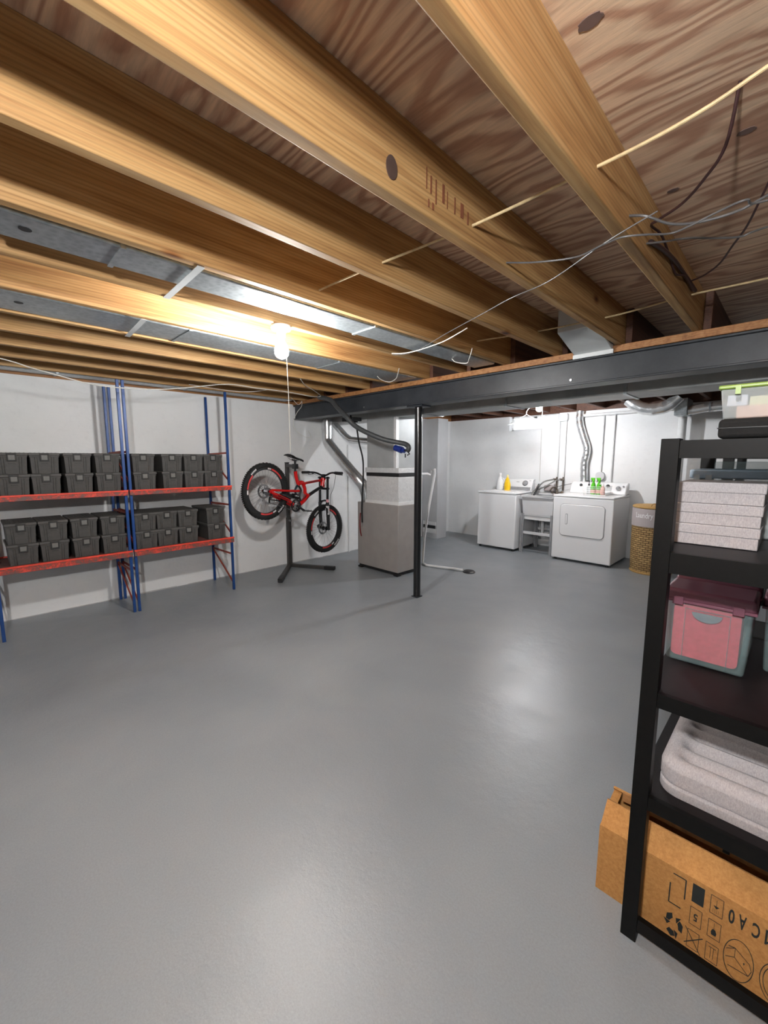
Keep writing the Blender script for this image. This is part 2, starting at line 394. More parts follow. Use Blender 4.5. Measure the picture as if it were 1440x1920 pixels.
# knot and stamp on the second joist
st = bpy.data.objects[[o.name for o in bpy.data.objects if o.get('label', '').startswith('golden')][0]]
xk = -.875+.0015
def kn(a, b, t): return (xk-.002+t, .905+a, 2.205+b)
obj('knot', M().prism([(.022*cos(i*pi/10), .031*sin(i*pi/10)) for i in range(20)], kn, 0, .003), plain('knot_wood', (.075, .045, .035), .6), st)
stm = M()
for (yy, zz, ww, hh) in ((1.055, 2.245, .004, .06), (1.075, 2.235, .007, .05), (1.10, 2.225, .006, .07), (1.135, 2.235, .012, .055), (1.16, 2.225, .004, .05),
                         (1.20, 2.225, .006, .05), (1.235, 2.225, .018, .045), (1.275, 2.215, .008, .04), (1.065, 2.180, .006, .022), (1.085, 2.178, .008, .02)):
    stm.box(xk, xk+.0008, yy, yy+ww, zz-hh/2, zz+hh/2)
obj('ink_stamp', stm, plain('stamp_ink', (.22, .075, .035), .7), st)

# steel beam, plate, post
bt = thing('steel_beam', 'long black painted steel beam crossing under the joists', 'beam', (XL, 3.06, 1.918))
obj('girder', M().box(XL+.03, XR, 3.06, 3.23, 1.918, 1.932).box(XL+.03, XR, 3.06, 3.23, 2.081, 2.095).box(XL+.03, XR, 3.085, 3.20, 1.93, 2.083), 'beam', bt, bevel=.003)
bl = M()
for x in (-3.38, -1.2, .6): bl.cyl((x, 3.088, 1.96), (x, 3.076, 1.96), .009, seg=8)
obj('bolt', bl, 'steel', bt)
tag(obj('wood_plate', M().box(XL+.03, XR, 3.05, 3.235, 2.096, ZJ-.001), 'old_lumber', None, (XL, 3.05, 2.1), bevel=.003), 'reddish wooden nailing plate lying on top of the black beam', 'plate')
po = thing('steel_post', 'round black steel post holding up the beam', 'post', (-2.665, 3.146, 0))
obj('tube', M().cyl((-2.665, 3.146, .004), (-2.665, 3.146, 1.905), .036, seg=28), 'blk_gloss', po)
obj('cap_plate', M().box(-2.76, -2.57, 3.08, 3.215, 1.903, 1.917), 'beam', po)
obj('base_plate', M().box(-2.705, -2.625, 3.106, 3.186, 0, .008), 'beam', po)

# ducts in the joist bays
def bay_duct(label, x0, x1, y0, y1, z0, seams, hole=None):
    t = thing('joist_bay_duct', label, 'duct', ((x0+x1)/2, y0, z0), None)
    obj('duct_body', M().box(x0, x1, y0, y1, z0, z0+.17), 'galv', t, bevel=.008)
    for s_ in seams: obj('seam_strip', M().box(x0-.004, x1+.004, s_, s_+.018, z0-.004, z0+.16), 'galv', t)
    if hole: obj('hole', M().lathe([(.018, 0), (.018, .002)], (hole[0], hole[1], z0-.0015), 14), 'blk', t)
bay_duct('long galvanized steel duct tucked between fourth and fifth joists from the right', -1.967, -1.772, .13, 3.02, 2.148, (.45, 1.7), (-1.86, .20))
bay_duct('galvanized steel duct in the bay behind the lit bulb', -2.885, -2.585, .05, 3.02, 2.148, (.98, 2.1), (-2.72, .24))
bay_duct('dull galvanized duct along the top of the left wall', -4.735, -4.562, -.6, 2.95, 2.135, (.6, 1.7), (-4.65, .18))
def strap(label, x0, x1, y, yy):
    t = obj('metal_strap', M().hexa([(x0, y, ZJ-.003), (x1, yy, ZJ-.003), (x1, yy+.028, ZJ-.003), (x0, y+.028, ZJ-.003), (x0, y, ZJ-.001), (x1, yy, ZJ-.001), (x1, yy+.028, ZJ-.001), (x0, y+.028, ZJ-.001)]), 'zinc', None, (x0, y, ZJ)); tag(t, label, 'strap')
strap('bright metal strap under the duct left of the bulb, the nearer one', -2.135, -1.70, .70, .69)
strap('dull metal strap under the farther duct, behind the nearer strap', -2.945, -2.53, .735, .715)
# duct boot beside the beam
t = thing('duct_boot', 'small galvanized duct boot hanging between second and third joists just before the beam', 'duct', (-1.05, 2.9, 2.1))
obj('boot', M().hexa([(-1.17, 2.74, 2.20), (-.925, 2.74, 2.20), (-.925, 3.045, 2.11), (-1.17, 3.045, 2.11), (-1.17, 2.74, 2.34), (-.925, 2.74, 2.34), (-.925, 3.045, 2.34), (-1.17, 3.045, 2.34)]), 'zinc', t, bevel=.006)
obj('flange', M().box(-1.175, -.92, 3.03, 3.048, 2.088, 2.115), 'zinc', t)

# ------------------------------------------------------------------ lamps
def lamp(label, x, y, zh, cord, strength, col, down=.0, cordr=.0022):
    t = thing('bulb_fixture', label, 'lamp', (x, y, zh))
    obj('lamp_holder', M().lathe([(.052, 0), (.056, -.012), (.050, -.022), (.026, -.030), (.022, -.060), (.019, -.062)], (x, y, zh), 28), 'white_pl', t)
    b = obj('bulb', M().lathe([(.012, -.058), (.015, -.070), (.024, -.092), (.034, -.112), (.039, -.134), (.036, -.154), (.026, -.168), (.011, -.175), (.001, -.176)], (x, y, zh), 24), glow('lit_bulb', col, strength), t, smooth=80)
    if cord:
        obj('pull_cord', M().tube(smooth_path([(x+.024, y, zh-.055), (x+.04, y+.005, zh-.16), (x+.04, y+.01, (zh+cord)/2), (x+.043, y+.012, cord)], 4), cordr, 6), 'wirew', t)
    return t
LS = 480
lamp('lit bare bulb with long white pull cord under a joist', -2.11, 1.30, ZJ-.002, 1.44, LS*.74, (.97, .96, .94))
lb2 = lamp('lit bare bulb above the washer and dryer, hidden behind the beam', -2.40, 5.20, ZJ+.04, 1.12, LS*.74, (.94, .97, 1))
obj('junction_box', M().box(-2.45, -2.35, 5.15, 5.25, ZJ+.04, ZC), 'galv', lb2)
lamp('lit bare bulb overhead behind the viewer', -.05, -.40, ZJ-.045, None, LS*1.35, (.96, .97, .98))
tag(obj('mounting_board', M().box(-.47, .34, -.46, -.34, ZJ-.044, ZJ-.002), 'lumber', None, (0, -.4, ZJ)), 'short board the bulb behind the viewer is fixed to', 'board')

# ------------------------------------------------------------------ cables overhead
def cable(name, label, pts, r, mat, flat=1.0, n=6, cat='cable'):
    o = obj(name, M().tube(smooth_path(pts, n), r, 8, flat=flat), mat, None, pts[0]); return tag(o, label, cat)
cable('tan_cable', 'tan cable threaded through the joists, nearest the viewer', [(.33, 1.29, 2.33), (.05, 1.295, 2.275), (-.12, 1.30, 2.245), (-.213, 1.30, 2.222), (-.317, 1.30, 2.208), (-.47, 1.31, 2.208), (-.9, 1.31, 2.205), (-1.32, 1.27, 2.20), (-1.75, 1.25, 2.198)], .0046, 'wiret')
cable('tan_cable', 'second tan cable threaded through the joists, close to the beam', [(.33, 2.74, 2.25), (-.18, 2.75, 2.25), (-.47, 2.72, 2.245), (-.7, 2.70, 2.225), (-.91, 2.70, 2.22), (-1.3, 2.70, 2.23), (-1.75, 2.6, 2.23)], .005, 'wiret')
cable('wire', 'thin white wire running diagonally under the joists to the big duct', [(-.36, 1.50, 2.125), (-.53, 1.59, 2.128), (-.795, 1.76, 2.13), (-.99, 1.814, 2.13), (-1.196, 1.902, 2.13), (-1.514, 2.033, 2.128), (-1.926, 2.211, 2.125), (-2.089, 2.171, 2.128)], .0022, 'wireg')
cable('grey_cable', 'grey cable crossing under the right joist, the upper of two', [(.2, 1.66, 2.13), (-.127, 1.647, 2.12), (-.169, 1.602, 2.12), (-.228, 1.616, 2.12), (-.31, 1.652, 2.12), (-.36, 1.658, 2.12), (-.416, 1.611, 2.12), (-.479, 1.585, 2.125), (-.539, 1.593, 2.125), (-.631, 1.606, 2.12), (-.76, 1.564, 2.13), (-.875, 1.55, 2.16)], .0032, 'wireg')
cable('grey_cable', 'grey cable sagging beside the right joist, close above the other grey one', [(.2, 1.50, 2.16), (-.125, 1.66, 2.14), (-.20, 1.70, 2.14), (-.29, 1.69, 2.14), (-.36, 1.66, 2.15), (-.42, 1.62, 2.18), (-.47, 1.62, 2.20)], .0042, 'wireg')
cable('grey_cable', 'lowest grey cable, ending at the right joist below the others', [(.2, 1.9, 2.15), (-.138, 1.879, 2.14), (-.204, 1.894, 2.14), (-.271, 1.87, 2.15), (-.34, 1.831, 2.16), (-.414, 1.82, 2.17), (-.47, 1.84, 2.19)], .0034, 'wireg')
cable('brown_cable', 'dark brown cable looping down along the right joist', [(-.191, 1.469, 2.352), (-.221, 1.556, 2.26), (-.28, 1.649, 2.24), (-.349, 1.745, 2.24), (-.428, 1.80, 2.24), (-.46, 1.846, 2.25), (-.449, 1.945, 2.25), (-.462, 2.154, 2.25), (-.463, 2.30, 2.22), (-.455, 2.45, 2.25), (-.460, 2.68, 2.25)], .0045, 'wireb')
cable('brown_cable', 'dark brown cable swinging out right of the joist', [(-.10, 1.80, 2.352), (-.168, 1.926, 2.25), (-.21, 2.057, 2.23), (-.259, 2.189, 2.23), (-.316, 2.345, 2.23), (-.386, 2.468, 2.24), (-.45, 2.56, 2.26)], .0038, 'wireb')
cable('brown_cable', 'thick dark cable bundle on the right joist between the loops', [(-.462, 1.86, 2.20), (-.455, 2.0, 2.22), (-.452, 2.2, 2.24), (-.458, 2.45, 2.26), (-.455, 2.72, 2.26)], .009, 'wireb')
cable('white_cable', 'long white cable sagging across the ceiling above the storage racks', [(-3.9, -.2, 2.13), (-3.9, .216, 2.081), (-3.9, .379, 2.042), (-3.9, .527, 2.011), (-3.9, .709, 1.976), (-3.9, .932, 1.970), (-3.9, 1.209, 1.992), (-3.9, 1.475, 2.041), (-3.9, 1.807, 2.108), (-3.9, 2.097, 2.108), (-3.9, 2.464, 2.11), (-3.93, 2.80, 2.10), (-3.96, 2.93, 2.12), (-3.84, 2.822, 2.12), (-3.652, 2.61, 2.12), (-3.476, 2.391, 2.12), (-3.30, 2.222, 2.13)], .0042, 'wirew')
cable('white_cable', 'thin white cable behind the hanging bulb cord, above the wall top', [(-4.3, 1.6, 2.13), (-4.2, 1.95, 2.10), (-4.1, 2.15, 2.10), (-4.0, 2.3, 2.13)], .003, 'wirew')
cable('white_cable', 'loose white cable loop dangling at the left end of the beam', [(-4.50, 2.88, 2.16), (-4.5, 2.93, 2.12), (-4.5, 2.98, 2.08), (-4.5, 3.02, 2.10), (-4.5, 3.04, 2.13), (-4.48, 3.02, 2.06), (-4.5, 2.958, 1.972), (-4.5, 2.907, 1.838), (-4.5, 2.982, 1.731), (-4.5, 3.101, 1.682), (-4.5, 3.167, 1.698), (-4.5, 3.128, 1.764)], .003, 'wirew')
cable('white_wire', 'short white wire hooked under the big duct, longest of three', [(-2.08, 2.16, 2.135), (-2.0, 2.18, 2.125), (-1.878, 2.183, 2.12), (-1.70, 2.15, 2.118), (-1.576, 2.118, 2.12), (-1.40, 2.07, 2.14)], .003, 'wirew')
cable('white_wire', 'small white wire loop under the farther duct end', [(-2.74, 2.66, 2.14), (-2.735, 2.70, 2.115), (-2.705, 2.777, 2.10), (-2.563, 2.712, 2.10), (-2.49, 2.66, 2.125), (-2.42, 2.6, 2.15)], .003, 'wirew')
cable('white_wire', 'small white wire loop under the big duct, close to the beam', [(-1.90, 2.62, 2.145), (-1.876, 2.638, 2.12), (-1.80, 2.666, 2.105), (-1.707, 2.558, 2.105), (-1.66, 2.51, 2.13), (-1.64, 2.49, 2.15)], .003, 'wirew')

# ------------------------------------------------------------------ dark hose and valve, black cable
k = lambda s, p: (p[0]*s, 3.0*s, 1.4+(p[2]-1.4)*s)
hp = [(-4.083, 3, 2.13), (-3.86, 3, 2.075), (-3.745, 3, 1.985), (-3.597, 3, 1.877), (-3.446, 3, 1.765), (-3.234, 3, 1.675), (-2.996, 3, 1.601), (-2.79, 3, 1.563), (-2.70, 3, 1.545), (-2.66, 3, 1.515), (-2.675, 3, 1.48)]
ss = [.985, .985, .985, .985, 1.0, 1.02, 1.05, 1.08, 1.09, 1.09, 1.09]
t = thing('insulated_hose', 'dark insulated hose swooping from the beam towards the furnace', 'hose', (-3.2, 3.1, 1.6))
obj('hose', M().tube(smooth_path([k(s_, p) for s_, p in zip(ss, hp)], 6), .026, 12), 'hose_dark', t)
v0 = Vector((-3.07, 3.24, 1.525)); v1 = Vector((-2.90, 3.26, 1.475))
t2 = obj('blue_valve', M().cyl(v0, v0.lerp(v1, .55), .032, .036, 14).cyl(v0.lerp(v1, .55), v0.lerp(v1, .75), .02, .024, 12), 'blue_v', t)
obj('valve_lever', M().tube([(-2.97, 3.25, 1.50), (-2.90, 3.25, 1.485), (-2.87, 3.25, 1.455), (-2.90, 3.25, 1.445)], .007, 6).cyl((-2.93, 3.25, 1.46), (-2.93, 3.25, 1.42), .006), 'blk', t)
cable('black_cable', 'black power cable dropping from the beam down to the furnace cabinet', [(-4.04, 3.44, 1.99), (-4.02, 3.44, 1.93), (-3.933, 3.45, 1.805), (-3.885, 3.45, 1.607), (-3.828, 3.46, 1.41), (-3.82, 3.46, 1.213), (-3.853, 3.47, .945), (-3.885, 3.49, .77), (-3.89, 3.50, .60)], .010, 'blk')
cable('red_cable', 'thin dark red cable hanging along the furnace cabinet edge', [(-3.93, 3.505, .72), (-3.935, 3.50, .6), (-3.93, 3.50, .5), (-3.91, 3.502, .42)], .007, 'bike_dark')
tag(obj('conduit_block', M().box(-4.10, -4.03, 3.36, 3.50, 1.87, 1.915).box(-3.99, -3.96, 3.36, 3.50, 1.86, 1.915).box(-3.92, -3.89, 3.36, 3.5, 1.87, 1.915), 'blk', None, (-4, 3.4, 1.9)), 'black cable clamps under the beam above the furnace', 'clamp')

# ------------------------------------------------------------------ furnace
t = thing('furnace', 'taupe furnace cabinet with foil wrapped coil and grey plenum', 'furnace', (-3.64, 3.72, 0))
obj('cabinet', M().box(-4.0, -3.28, 3.52, 3.93, .045, .86), 'taupe', t, bevel=.006)
obj('base', M().box(-3.985, -3.295, 3.535, 3.915, .012, .045), 'blk', t)
for x, y in ((-3.96, 3.55), (-3.32, 3.55), (-3.96, 3.89), (-3.32, 3.89)):
    obj('foot', M().box(x-.035, x+.035, y-.03, y+.03, 0, .02), 'blk', t)
sw = obj('switch_box', M().box(-3.945, -3.90, 3.505, 3.522, .55, .66), 'taupe', t, bevel=.003)
obj('coil_case', M().box(-3.86, -3.30, 3.55, 3.92, .86, 1.195), 'foil', t, bevel=.006)
obj('tape_band', M().box(-3.875, -3.288, 3.54, 3.925, .853, .895), MT['white_pl'], t)
obj('black_band', M().box(-3.862, -3.30, 3.552, 3.918, 1.195, 1.24), 'blk', t)
obj('tape_band', M().box(-3.88, -3.295, 3.545, 3.925, 1.24, 1.30), 'foil', t, bevel=.003)
obj('plenum', M().box(-3.90, -3.41, 3.60, 3.95, 1.30, 1.915), 'plenum', t, bevel=.004)
obj('corner_foil', M().box(-3.425, -3.385, 3.592, 3.64, 1.30, 1.90), 'foil', t)
td = thing('trunk_duct', 'large rectangular trunk duct hanging just behind the black beam', 'duct', (-1, 3.78, 1.9))
obj('trunk', M().box(-4.74, XR, 3.60, 3.95, 1.90, 2.125), plain('trunk_sheet', (.42, .43, .42), .45, .25, .2, 4), td, bevel=.004)
for x in (-3.0, -2.0, -1.0, -.1): obj('joint', M().box(x, x+.025, 3.592, 3.958, 1.893, 2.13), 'galv', td)
# round supply pipes
t = thing('round_pipe', 'bright round metal pipe slanting from the trunk duct down to the furnace', 'duct', (-4.6, 3.5, 1.9))
obj('pipe', M().tube(smooth_path([(-4.59, 3.50, 1.935), (-4.59, 3.50, 1.82), (-4.59, 3.50, 1.70), (-4.58, 3.50, 1.65), (-4.54, 3.50, 1.60), (-4.32, 3.50, 1.42), (-4.10, 3.51, 1.24), (-4.0, 3.53, 1.15), (-3.95, 3.57, 1.07), (-3.935, 3.60, .98), (-3.935, 3.63, .87)], 4), .072, 24), 'bright', t)
for z in (1.86, 1.80): obj('collar', M().lathe([(.076, 0), (.076, .02)], (-4.59, 3.50, z), 24), 'bright', t)
t = thing('round_pipe', 'shorter bright round pipe elbowing from the slanted pipe to the plenum', 'duct', (-4.5, 3.7, 1.8))
obj('pipe', M().tube([(-4.66, 3.66, 1.93), (-4.60, 3.67, 1.86), (-4.44, 3.70, 1.715), (-4.36, 3.72, 1.665), (-4.1, 3.75, 1.64), (-3.895, 3.78, 1.625)], .045, 20), 'bright', t)
obj('collar', M().cyl((-3.93, 3.777, 1.628), (-3.905, 3.78, 1.626), .05, seg=20), 'bright', t)
# painted chase with return slot
t = thing('return_duct', 'tall pale duct chase standing against the left wall behind the furnace', 'duct', (-4.6, 5.9, 0))
obj('chase', M().box(XL+.004, -4.42, 5.74, 6.02, 0, 2.10), plain('pale_sheet', (.60, .60, .61), .5, .2, .05, 4), t, bevel=.004)
obj('filter_slot', M().box(-4.72, -4.45, 5.733, 5.742, .18, .24), 'blk', t)
obj('slot_frame', M().box(-4.73, -4.43, 5.728, 5.741, .24, .30).box(-4.73, -4.43, 5.728, 5.741, .10, .18), 'foil', t)
# condensate line and floor drain
t = thing('condensate_pipe', 'white plastic condensate pipe running from the furnace over the floor to the drain', 'pipe', (-3.4, 4.2, 0))
obj('riser', M().tube([(-3.30, 3.85, 1.22), (-3.32, 4.10, 1.22), (-3.40, 4.25, 1.20), (-3.42, 4.3, 1.26), (-3.36, 4.3, 1.27), (-3.355, 4.3, 1.22), (-3.45, 4.3, .75), (-3.50, 4.28, .35), (-3.46, 4.20, .03)], .016, 10), 'white_pl', t)
obj('floor_run', M().tube([(-3.46, 4.20, .016), (-3.35, 4.15, .016), (-2.87, 4.285, .018)], .016, 10), 'white_pl', t)
tag(obj('floor_drain', M().lathe([(.075, 0), (.078, .006), (.060, .022), (.02, .026), (.001, .026)], (-2.80, 4.31, 0), 28), 'blk', None, (-2.80, 4.31, 0)), 'round black drain cover on the floor at the pipe end', 'drain')

# ------------------------------------------------------------------ wall pipe beside the furnace
cable('wall_pipe', 'thin white vertical pipe on the left wall beside the furnace', [(XL+.012, 4.0, .0), (XL+.012, 4.0, 1.62)], .010, 'white_pl', n=1, cat='pipe')

# ------------------------------------------------------------------ storage racks
def rack(y0, y1, label):
    t = thing('storage_rack', label, 'rack', (-4.45, (y0+y1)/2, 0))
    xf, xb = -4.225, -4.72
    for x in (xf, xb):
        for y in (y0+.014, y1-.014):
            obj('upright', M().box(x-.012, x+.012, y-.011, y+.011, 0, 2.085), 'rack_blue', t, bevel=.002)
    for zt, zb in ((1.127, 1.083), (.580, .526)):
        for x, nm in ((xf+.022, 'beam'), (xb+.022, 'beam')):
            b = obj(nm, M().box(x, x+.012, y0, y1, zb, zt), 'rack_red', t, bevel=.002)
            obj('flange', M().box(x-.004, x+.018, y0, y1, zt-.010, zt+.003), 'rack_bright', b, bevel=.001)
        obj('deck', M().box(xb+.034, xf+.02, y0+.03, y1-.03, zt-.022, zt-.008), 'deck', t)
    for y in (y0+.014, y1-.014):
        for z in (1.468, .925, .395):
            obj('brace', M().bar((xf, y, z), (xb, y, z-.01), .010, .018), 'brace', t)
        for za, zb in ((1.18, 1.45), (.62, .90), (.075, .375)):
            obj('brace', M().bar((xf, y, za), (xb, y, zb), .010, .016), 'brace', t)
    return t
rack(.06, .982, 'left blue and red storage rack holding dark lidded bins')
rack(.994, 1.935, 'right blue and red storage rack holding dark lidded bins')
# bin prototype: front faces +X, origin at front bottom centre
def make_bin(label):
    t = thing('storage_bin', label, 'bin', (0, 0, 0), 'dark lidded bins on the racks')
    H, W, D = .146, .180, .38
    b = M().hexa([(-.012, -W/2+.006, 0), (-.012, W/2-.006, 0), (-D+.012, W/2-.006, 0), (-D+.012, -W/2+.006, 0), (0, -W/2, H), (0, W/2, H), (-D, W/2, H), (-D, -W/2, H)])
    r = b
    for y in (-.060, -.045, .045, .060):
        r.hexa([(-.0115, y*.93-.002, .006), (-.0115, y*.93+.002, .006), (-.005, y*.93+.002, .006), (-.005, y*.93-.002, .006),
                (-.001, y-.002, H-.01), (-.001, y+.002, H-.01), (.004, y+.002, H-.01), (.004, y-.002, H-.01)])
    ob = obj('body', b, 'bin', t, bevel=.0015)
    obj('rim', M().box(-D-.003, .003, -W/2-.003, W/2+.003, H-.014, H-.004), 'bin', t, bevel=.002)
    lid = M().box(-D-.007, .007, -W/2-.008, W/2+.008, H-.002, H+.020)
    lo = obj('lid', lid, 'bin_lid', t, bevel=.004)
    g = M()
    for i in range(7):
        y = -W/2+.012+i*(W-.024)/6
        g.box(-D+.02, -.02, y-.003, y+.003, H+.020, H+.0215)
    obj('lid_ribs', g, 'bin_lid', lo)
    l = obj('latch', M().box(.002, .013, -.030, .030, H+.004, H+.016).box(.002, .009, -.028, -.020, H-.040, H+.006).box(.002, .009, .020, .028, H-.040, H+.006).box(.002, .009, -.028, .028, H-.046, H-.036), 'bin_dark', t, bevel=.001)
    obj('latch_plate', M().box(.001, .007, -.020, .020, H-.036, H+.003), 'bin_label', l, bevel=.002)
    mk_ = M()
    xx = .0005
    mk_.lathe([(.004, 0), (.004, .001)], (-.0035, -.018, H-.063), 10, ax=(1, 0, 0))
    for i, ww in enumerate((.006, .005, .006, .005)):
        mk_.box(-.0035, -.0025, -.011+i*.0085, -.011+i*.0085+ww, H-.0665, H-.0605)
    obj('brand_mark', mk_, 'bin_dark', t)
    return t
rows = {('upper', 'left'): ([.240, .435, .650, .862], 1.1195), ('upper', 'right'): ([1.140, 1.390, 1.587, 1.783], 1.1195),
        ('lower', 'left'): ([.244, .445, .656, .862], .5725), ('lower', 'right'): ([1.122, 1.312, 1.502, 1.778], .5725)}
proto = None
for (sh, rk), (ys, z) in rows.items():
    for i, y in enumerate(ys):
        for lev, nm in ((0, 'bottom'), (1, 'top')):
            lab = 'dark grey %s bin of the %s stack from left, %s shelf of %s rack' % (nm, ords[i], sh, rk)
            loc = (-4.262+random.uniform(-.006, .006)-.004*lev, y+random.uniform(-.003, .003), z+.1665*lev)
            if proto is None: proto = make_bin(lab); proto.location = loc
            else: dup(proto, loc, lab)

# ------------------------------------------------------------------ bike stand
SX, SY = -4.60, 2.86
t = thing('bike_stand', 'dark grey floor stand with V shaped base clamping the red bike', 'stand', (SX, SY, 0))
obj('lower_column', M().box(SX-.026, SX+.026, SY-.026, SY+.026, .02, .66), 'stand', t, bevel=.004)
obj('upper_column', M().box(SX-.020, SX+.020, SY-.020, SY+.020, .66, 1.355), 'stand', t, bevel=.003)
obj('column_cap', M().box(SX-.022, SX+.022, SY-.022, SY+.022, 1.355, 1.365), 'blk', t)
obj('adjust_knob', M().cyl((SX+.02, SY, .62), (SX+.06, SY, .62), .014, seg=12), 'steel', t)
for (x, y) in ((-4.05, 3.17), (-4.06, 2.39)):
    d = (Vector((x, y, .03))-Vector((SX, SY, .03)))
    e = Vector((SX, SY, .03))+d*.78
    lg = obj('leg', M().bar((SX, SY, .030), e, .050, .040), 'stand', t, bevel=.004)
    obj('end_cap', M().bar(e, (x, y, .03), .056, .046), 'blk', lg, bevel=.005)
obj('clamp_arm', M().bar((SX, SY, 1.325), (-4.33, 2.795, 1.318), .036, .038), 'stand', t, bevel=.004)
obj('clamp_jaw', M().bar((-4.345, 2.796, 1.318), (-4.262, 2.782, 1.318), .050, .060), 'blk', t, bevel=.006)

# ------------------------------------------------------------------ bicycle
BC = Vector((-4.20, 2.332, 1.044)); PH = -.19
BH = Vector((sin(PH), cos(PH), 0)); BN = Vector((cos(PH), -sin(PH), 0))
def P(u, v, n=0.): return BC+BH*u+Vector((0, 0, v))+BN*n
bk = thing('mountain_bike', 'red and black downhill mountain bike hanging nose down from the grey stand', 'bicycle', (BC.x, BC.y, .4))
def bt_(name, pts, r, mat, seg=12, parent=None, flat=1, n=4, rs=None):
    p = [P(*q) for q in pts]
    return obj(name, M().tube(smooth_path(p, n) if len(p) > 2 else p, r, seg, flat=flat), mat, parent or bk)
R = .320
def wheel(cu, cv, steer, front):
    c = P(cu, cv); hd = Vector((sin(PH+steer), cos(PH+steer), 0)); nn = Vector((cos(PH+steer), -sin(PH+steer), 0))
    def W(a, b, t_): return c+hd*a+Vector((0, 0, b))+nn*t_
    wn = bpy.data.objects.new('front_wheel' if front else 'rear_wheel', None); COL.objects.link(wn); wn.parent = bk; wn['_org'] = bk['_org']
    tr = M().tube([W((R-.029)*cos(a), (R-.029)*sin(a), 0) for a in [2*pi*i/72 for i in range(72)]], .0285, 12, closed=True)
    tire = obj('tire', tr, 'tire', wn)
    kb = M()
    for i in range(84):
        a = 2*pi*i/84; cc = cos(a); sn = sin(a)
        for t_, rr in ((-.017, R-.006), (.017, R-.006), (.0, R-.001)):
            if t_ == 0 and i % 2: continue
            p0 = W(rr*cc, rr*sn, t_)
            d1 = hd*(-sn)+Vector((0, 0, cc)); kb.bar(p0-d1*.006, p0+d1*.006, .012, .010, up=hd*cc+Vector((0, 0, sn)))
    obj('tread_knobs', kb, 'tire', tire)
    obj('rim', M().ring(W, .243, .272, -.012, .012, seg=64), 'rim', wn, smooth=30)
    dm = M(); dw = M(); dt = M()
    for a0, a1 in ((.55, 1.25), (2.35, 3.0), (4.35, 5.0)):
        a0 += .12 if front else 0; a1 += .12 if front else 0
        for t_ in (-.0135, .0125):
            dm.ring(W, .249, .268, t_, t_+.001, a0, a1, 14); dw.ring(W, .249, .268, t_, t_+.001, a1+.04, a1+.22, 5)
    obj('rim_decal', dm, 'decal', wn); obj('white_rim_decal', dw, 'decal_w', wn)
    for a0, a1 in ((2.1, 2.42), (5.25, 5.65)):
        for i in range(5):
            b0 = a0+(a1-a0)*i/5
            dt.ring(W, .278, .296, .0268, .0285, b0, b0+(a1-a0)/5*.72, 3)
    obj('tire_lettering', dt, 'decal_w', tire)
    sp = M()
    for i in range(32):
        a = 2*pi*i/32; s_ = 1 if i % 2 else -1; a2 = a+(.35 if (i//2) % 2 else -.35)
        sp.tube([W(.025*cos(a2), .025*sin(a2), s_*.028), W(.244*cos(a), .244*sin(a), 0)], .0011, 4)
    obj('spokes', sp, 'spoke', wn)
    obj('hub', M().lathe([(.014, -.05), (.014, -.034), (.028, -.030), (.028, -.026), (.016, -.02), (.016, .02), (.028, .026), (.028, .030), (.014, .034), (.014, .05)], c, 20, ax=nn), 'blk_gloss', wn)
    side = -1
    rt = M().ring(lambda a, b, t_: W(a, b, t_+side*.038), .062, .085, -.001, .001, seg=40)
    for i in range(6):
        a = pi*i/3; rt.bar(W(.012*cos(a), .012*sin(a), side*.038), W(.066*cos(a+.3), .066*sin(a+.3), side*.038), .008, .002, up=nn)
    obj('brake_disc', rt, 'steel', wn)
    return W
W = wheel(0, 0, 0, False)
WF = wheel(.962, -.552, .04, True)
# cassette
cs = M()
for i in range(7): cs.lathe([(.022+.0045*i, .046-.0045*i), (.022+.0045*i, .0435-.0045*i)], BC, 24, ax=BN)
obj('cassette', cs, 'steel', bk)
# frame
fr = bpy.data.objects.new('frame', None); COL.objects.link(fr); fr.parent = bk; fr['_org'] = bk['_org']
bt_('seat_tube', [(.454, .215), (.470, .13), (.503, .045)], .022, 'bike_red', parent=fr, flat=.9)
bt_('seat_mast', [(.49, .06), (.55, .075), (.60, .05)], .026, 'bike_red', parent=fr)
bt_('top_tube', [(.565, .058), (.70, .072), (.85, .085), (.92, .090)], .020, 'bike_red', parent=fr, flat=.8)
bt_('top_tube_line', [(.62, .068, .0175), (.74, .080, .0185), (.83, .086, .018)], .005, 'blk', parent=fr)
bt_('rocker_strut', [(.575, .065), (.605, .0), (.612, -.06), (.655, -.09)], .024, 'bike_red', parent=fr, flat=.8)
bt_('lower_strut', [(.615, -.05), (.600, -.11), (.55, -.165)], .018, 'bike_dark', parent=fr, flat=.8)
bt_('down_tube', [(.915, .005), (.78, -.045), (.66, -.095)], .021, 'blk_gloss', parent=fr)
bt_('down_tube_lower', [(.67, -.085), (.58, -.155), (.49, -.195), (.40, -.195)], .024, 'bike_red', parent=fr)
bt_('head_tube', [(.950, .115), (.925, -.002)], .030, 'bike_red', parent=fr)
bt_('head_badge', [(.948, .09, .028), (.938, .03, .028)], .008, 'decal_w', parent=fr)
# swingarm, both sides
for s_ in (-1, 1):
    sw = obj('swingarm', M().tube(smooth_path([P(0, 0, s_*.062), P(.06, .012, s_*.062), P(.237, -.004, s_*.058), P(.38, -.018, s_*.045), P(.475, -.022, s_*.035)], 4), .014, 10)
             .tube(smooth_path([P(.02, -.008, s_*.062), P(.12, -.05, s_*.060), P(.276, -.118, s_*.055), P(.335, -.155, s_*.045), P(.40, -.188, s_*.035)], 4), .018, 10), 'bike_red', fr)
    obj('dark_inlay', M().tube([P(.10, -.044, s_*.079), P(.27, -.118, s_*.074)], .008, 8), 'bike_dark', sw)
bt_('mudguard', [(.22, -.055, 0), (.30, -.07, 0), (.36, -.10, 0)], .028, 'blk', parent=fr)
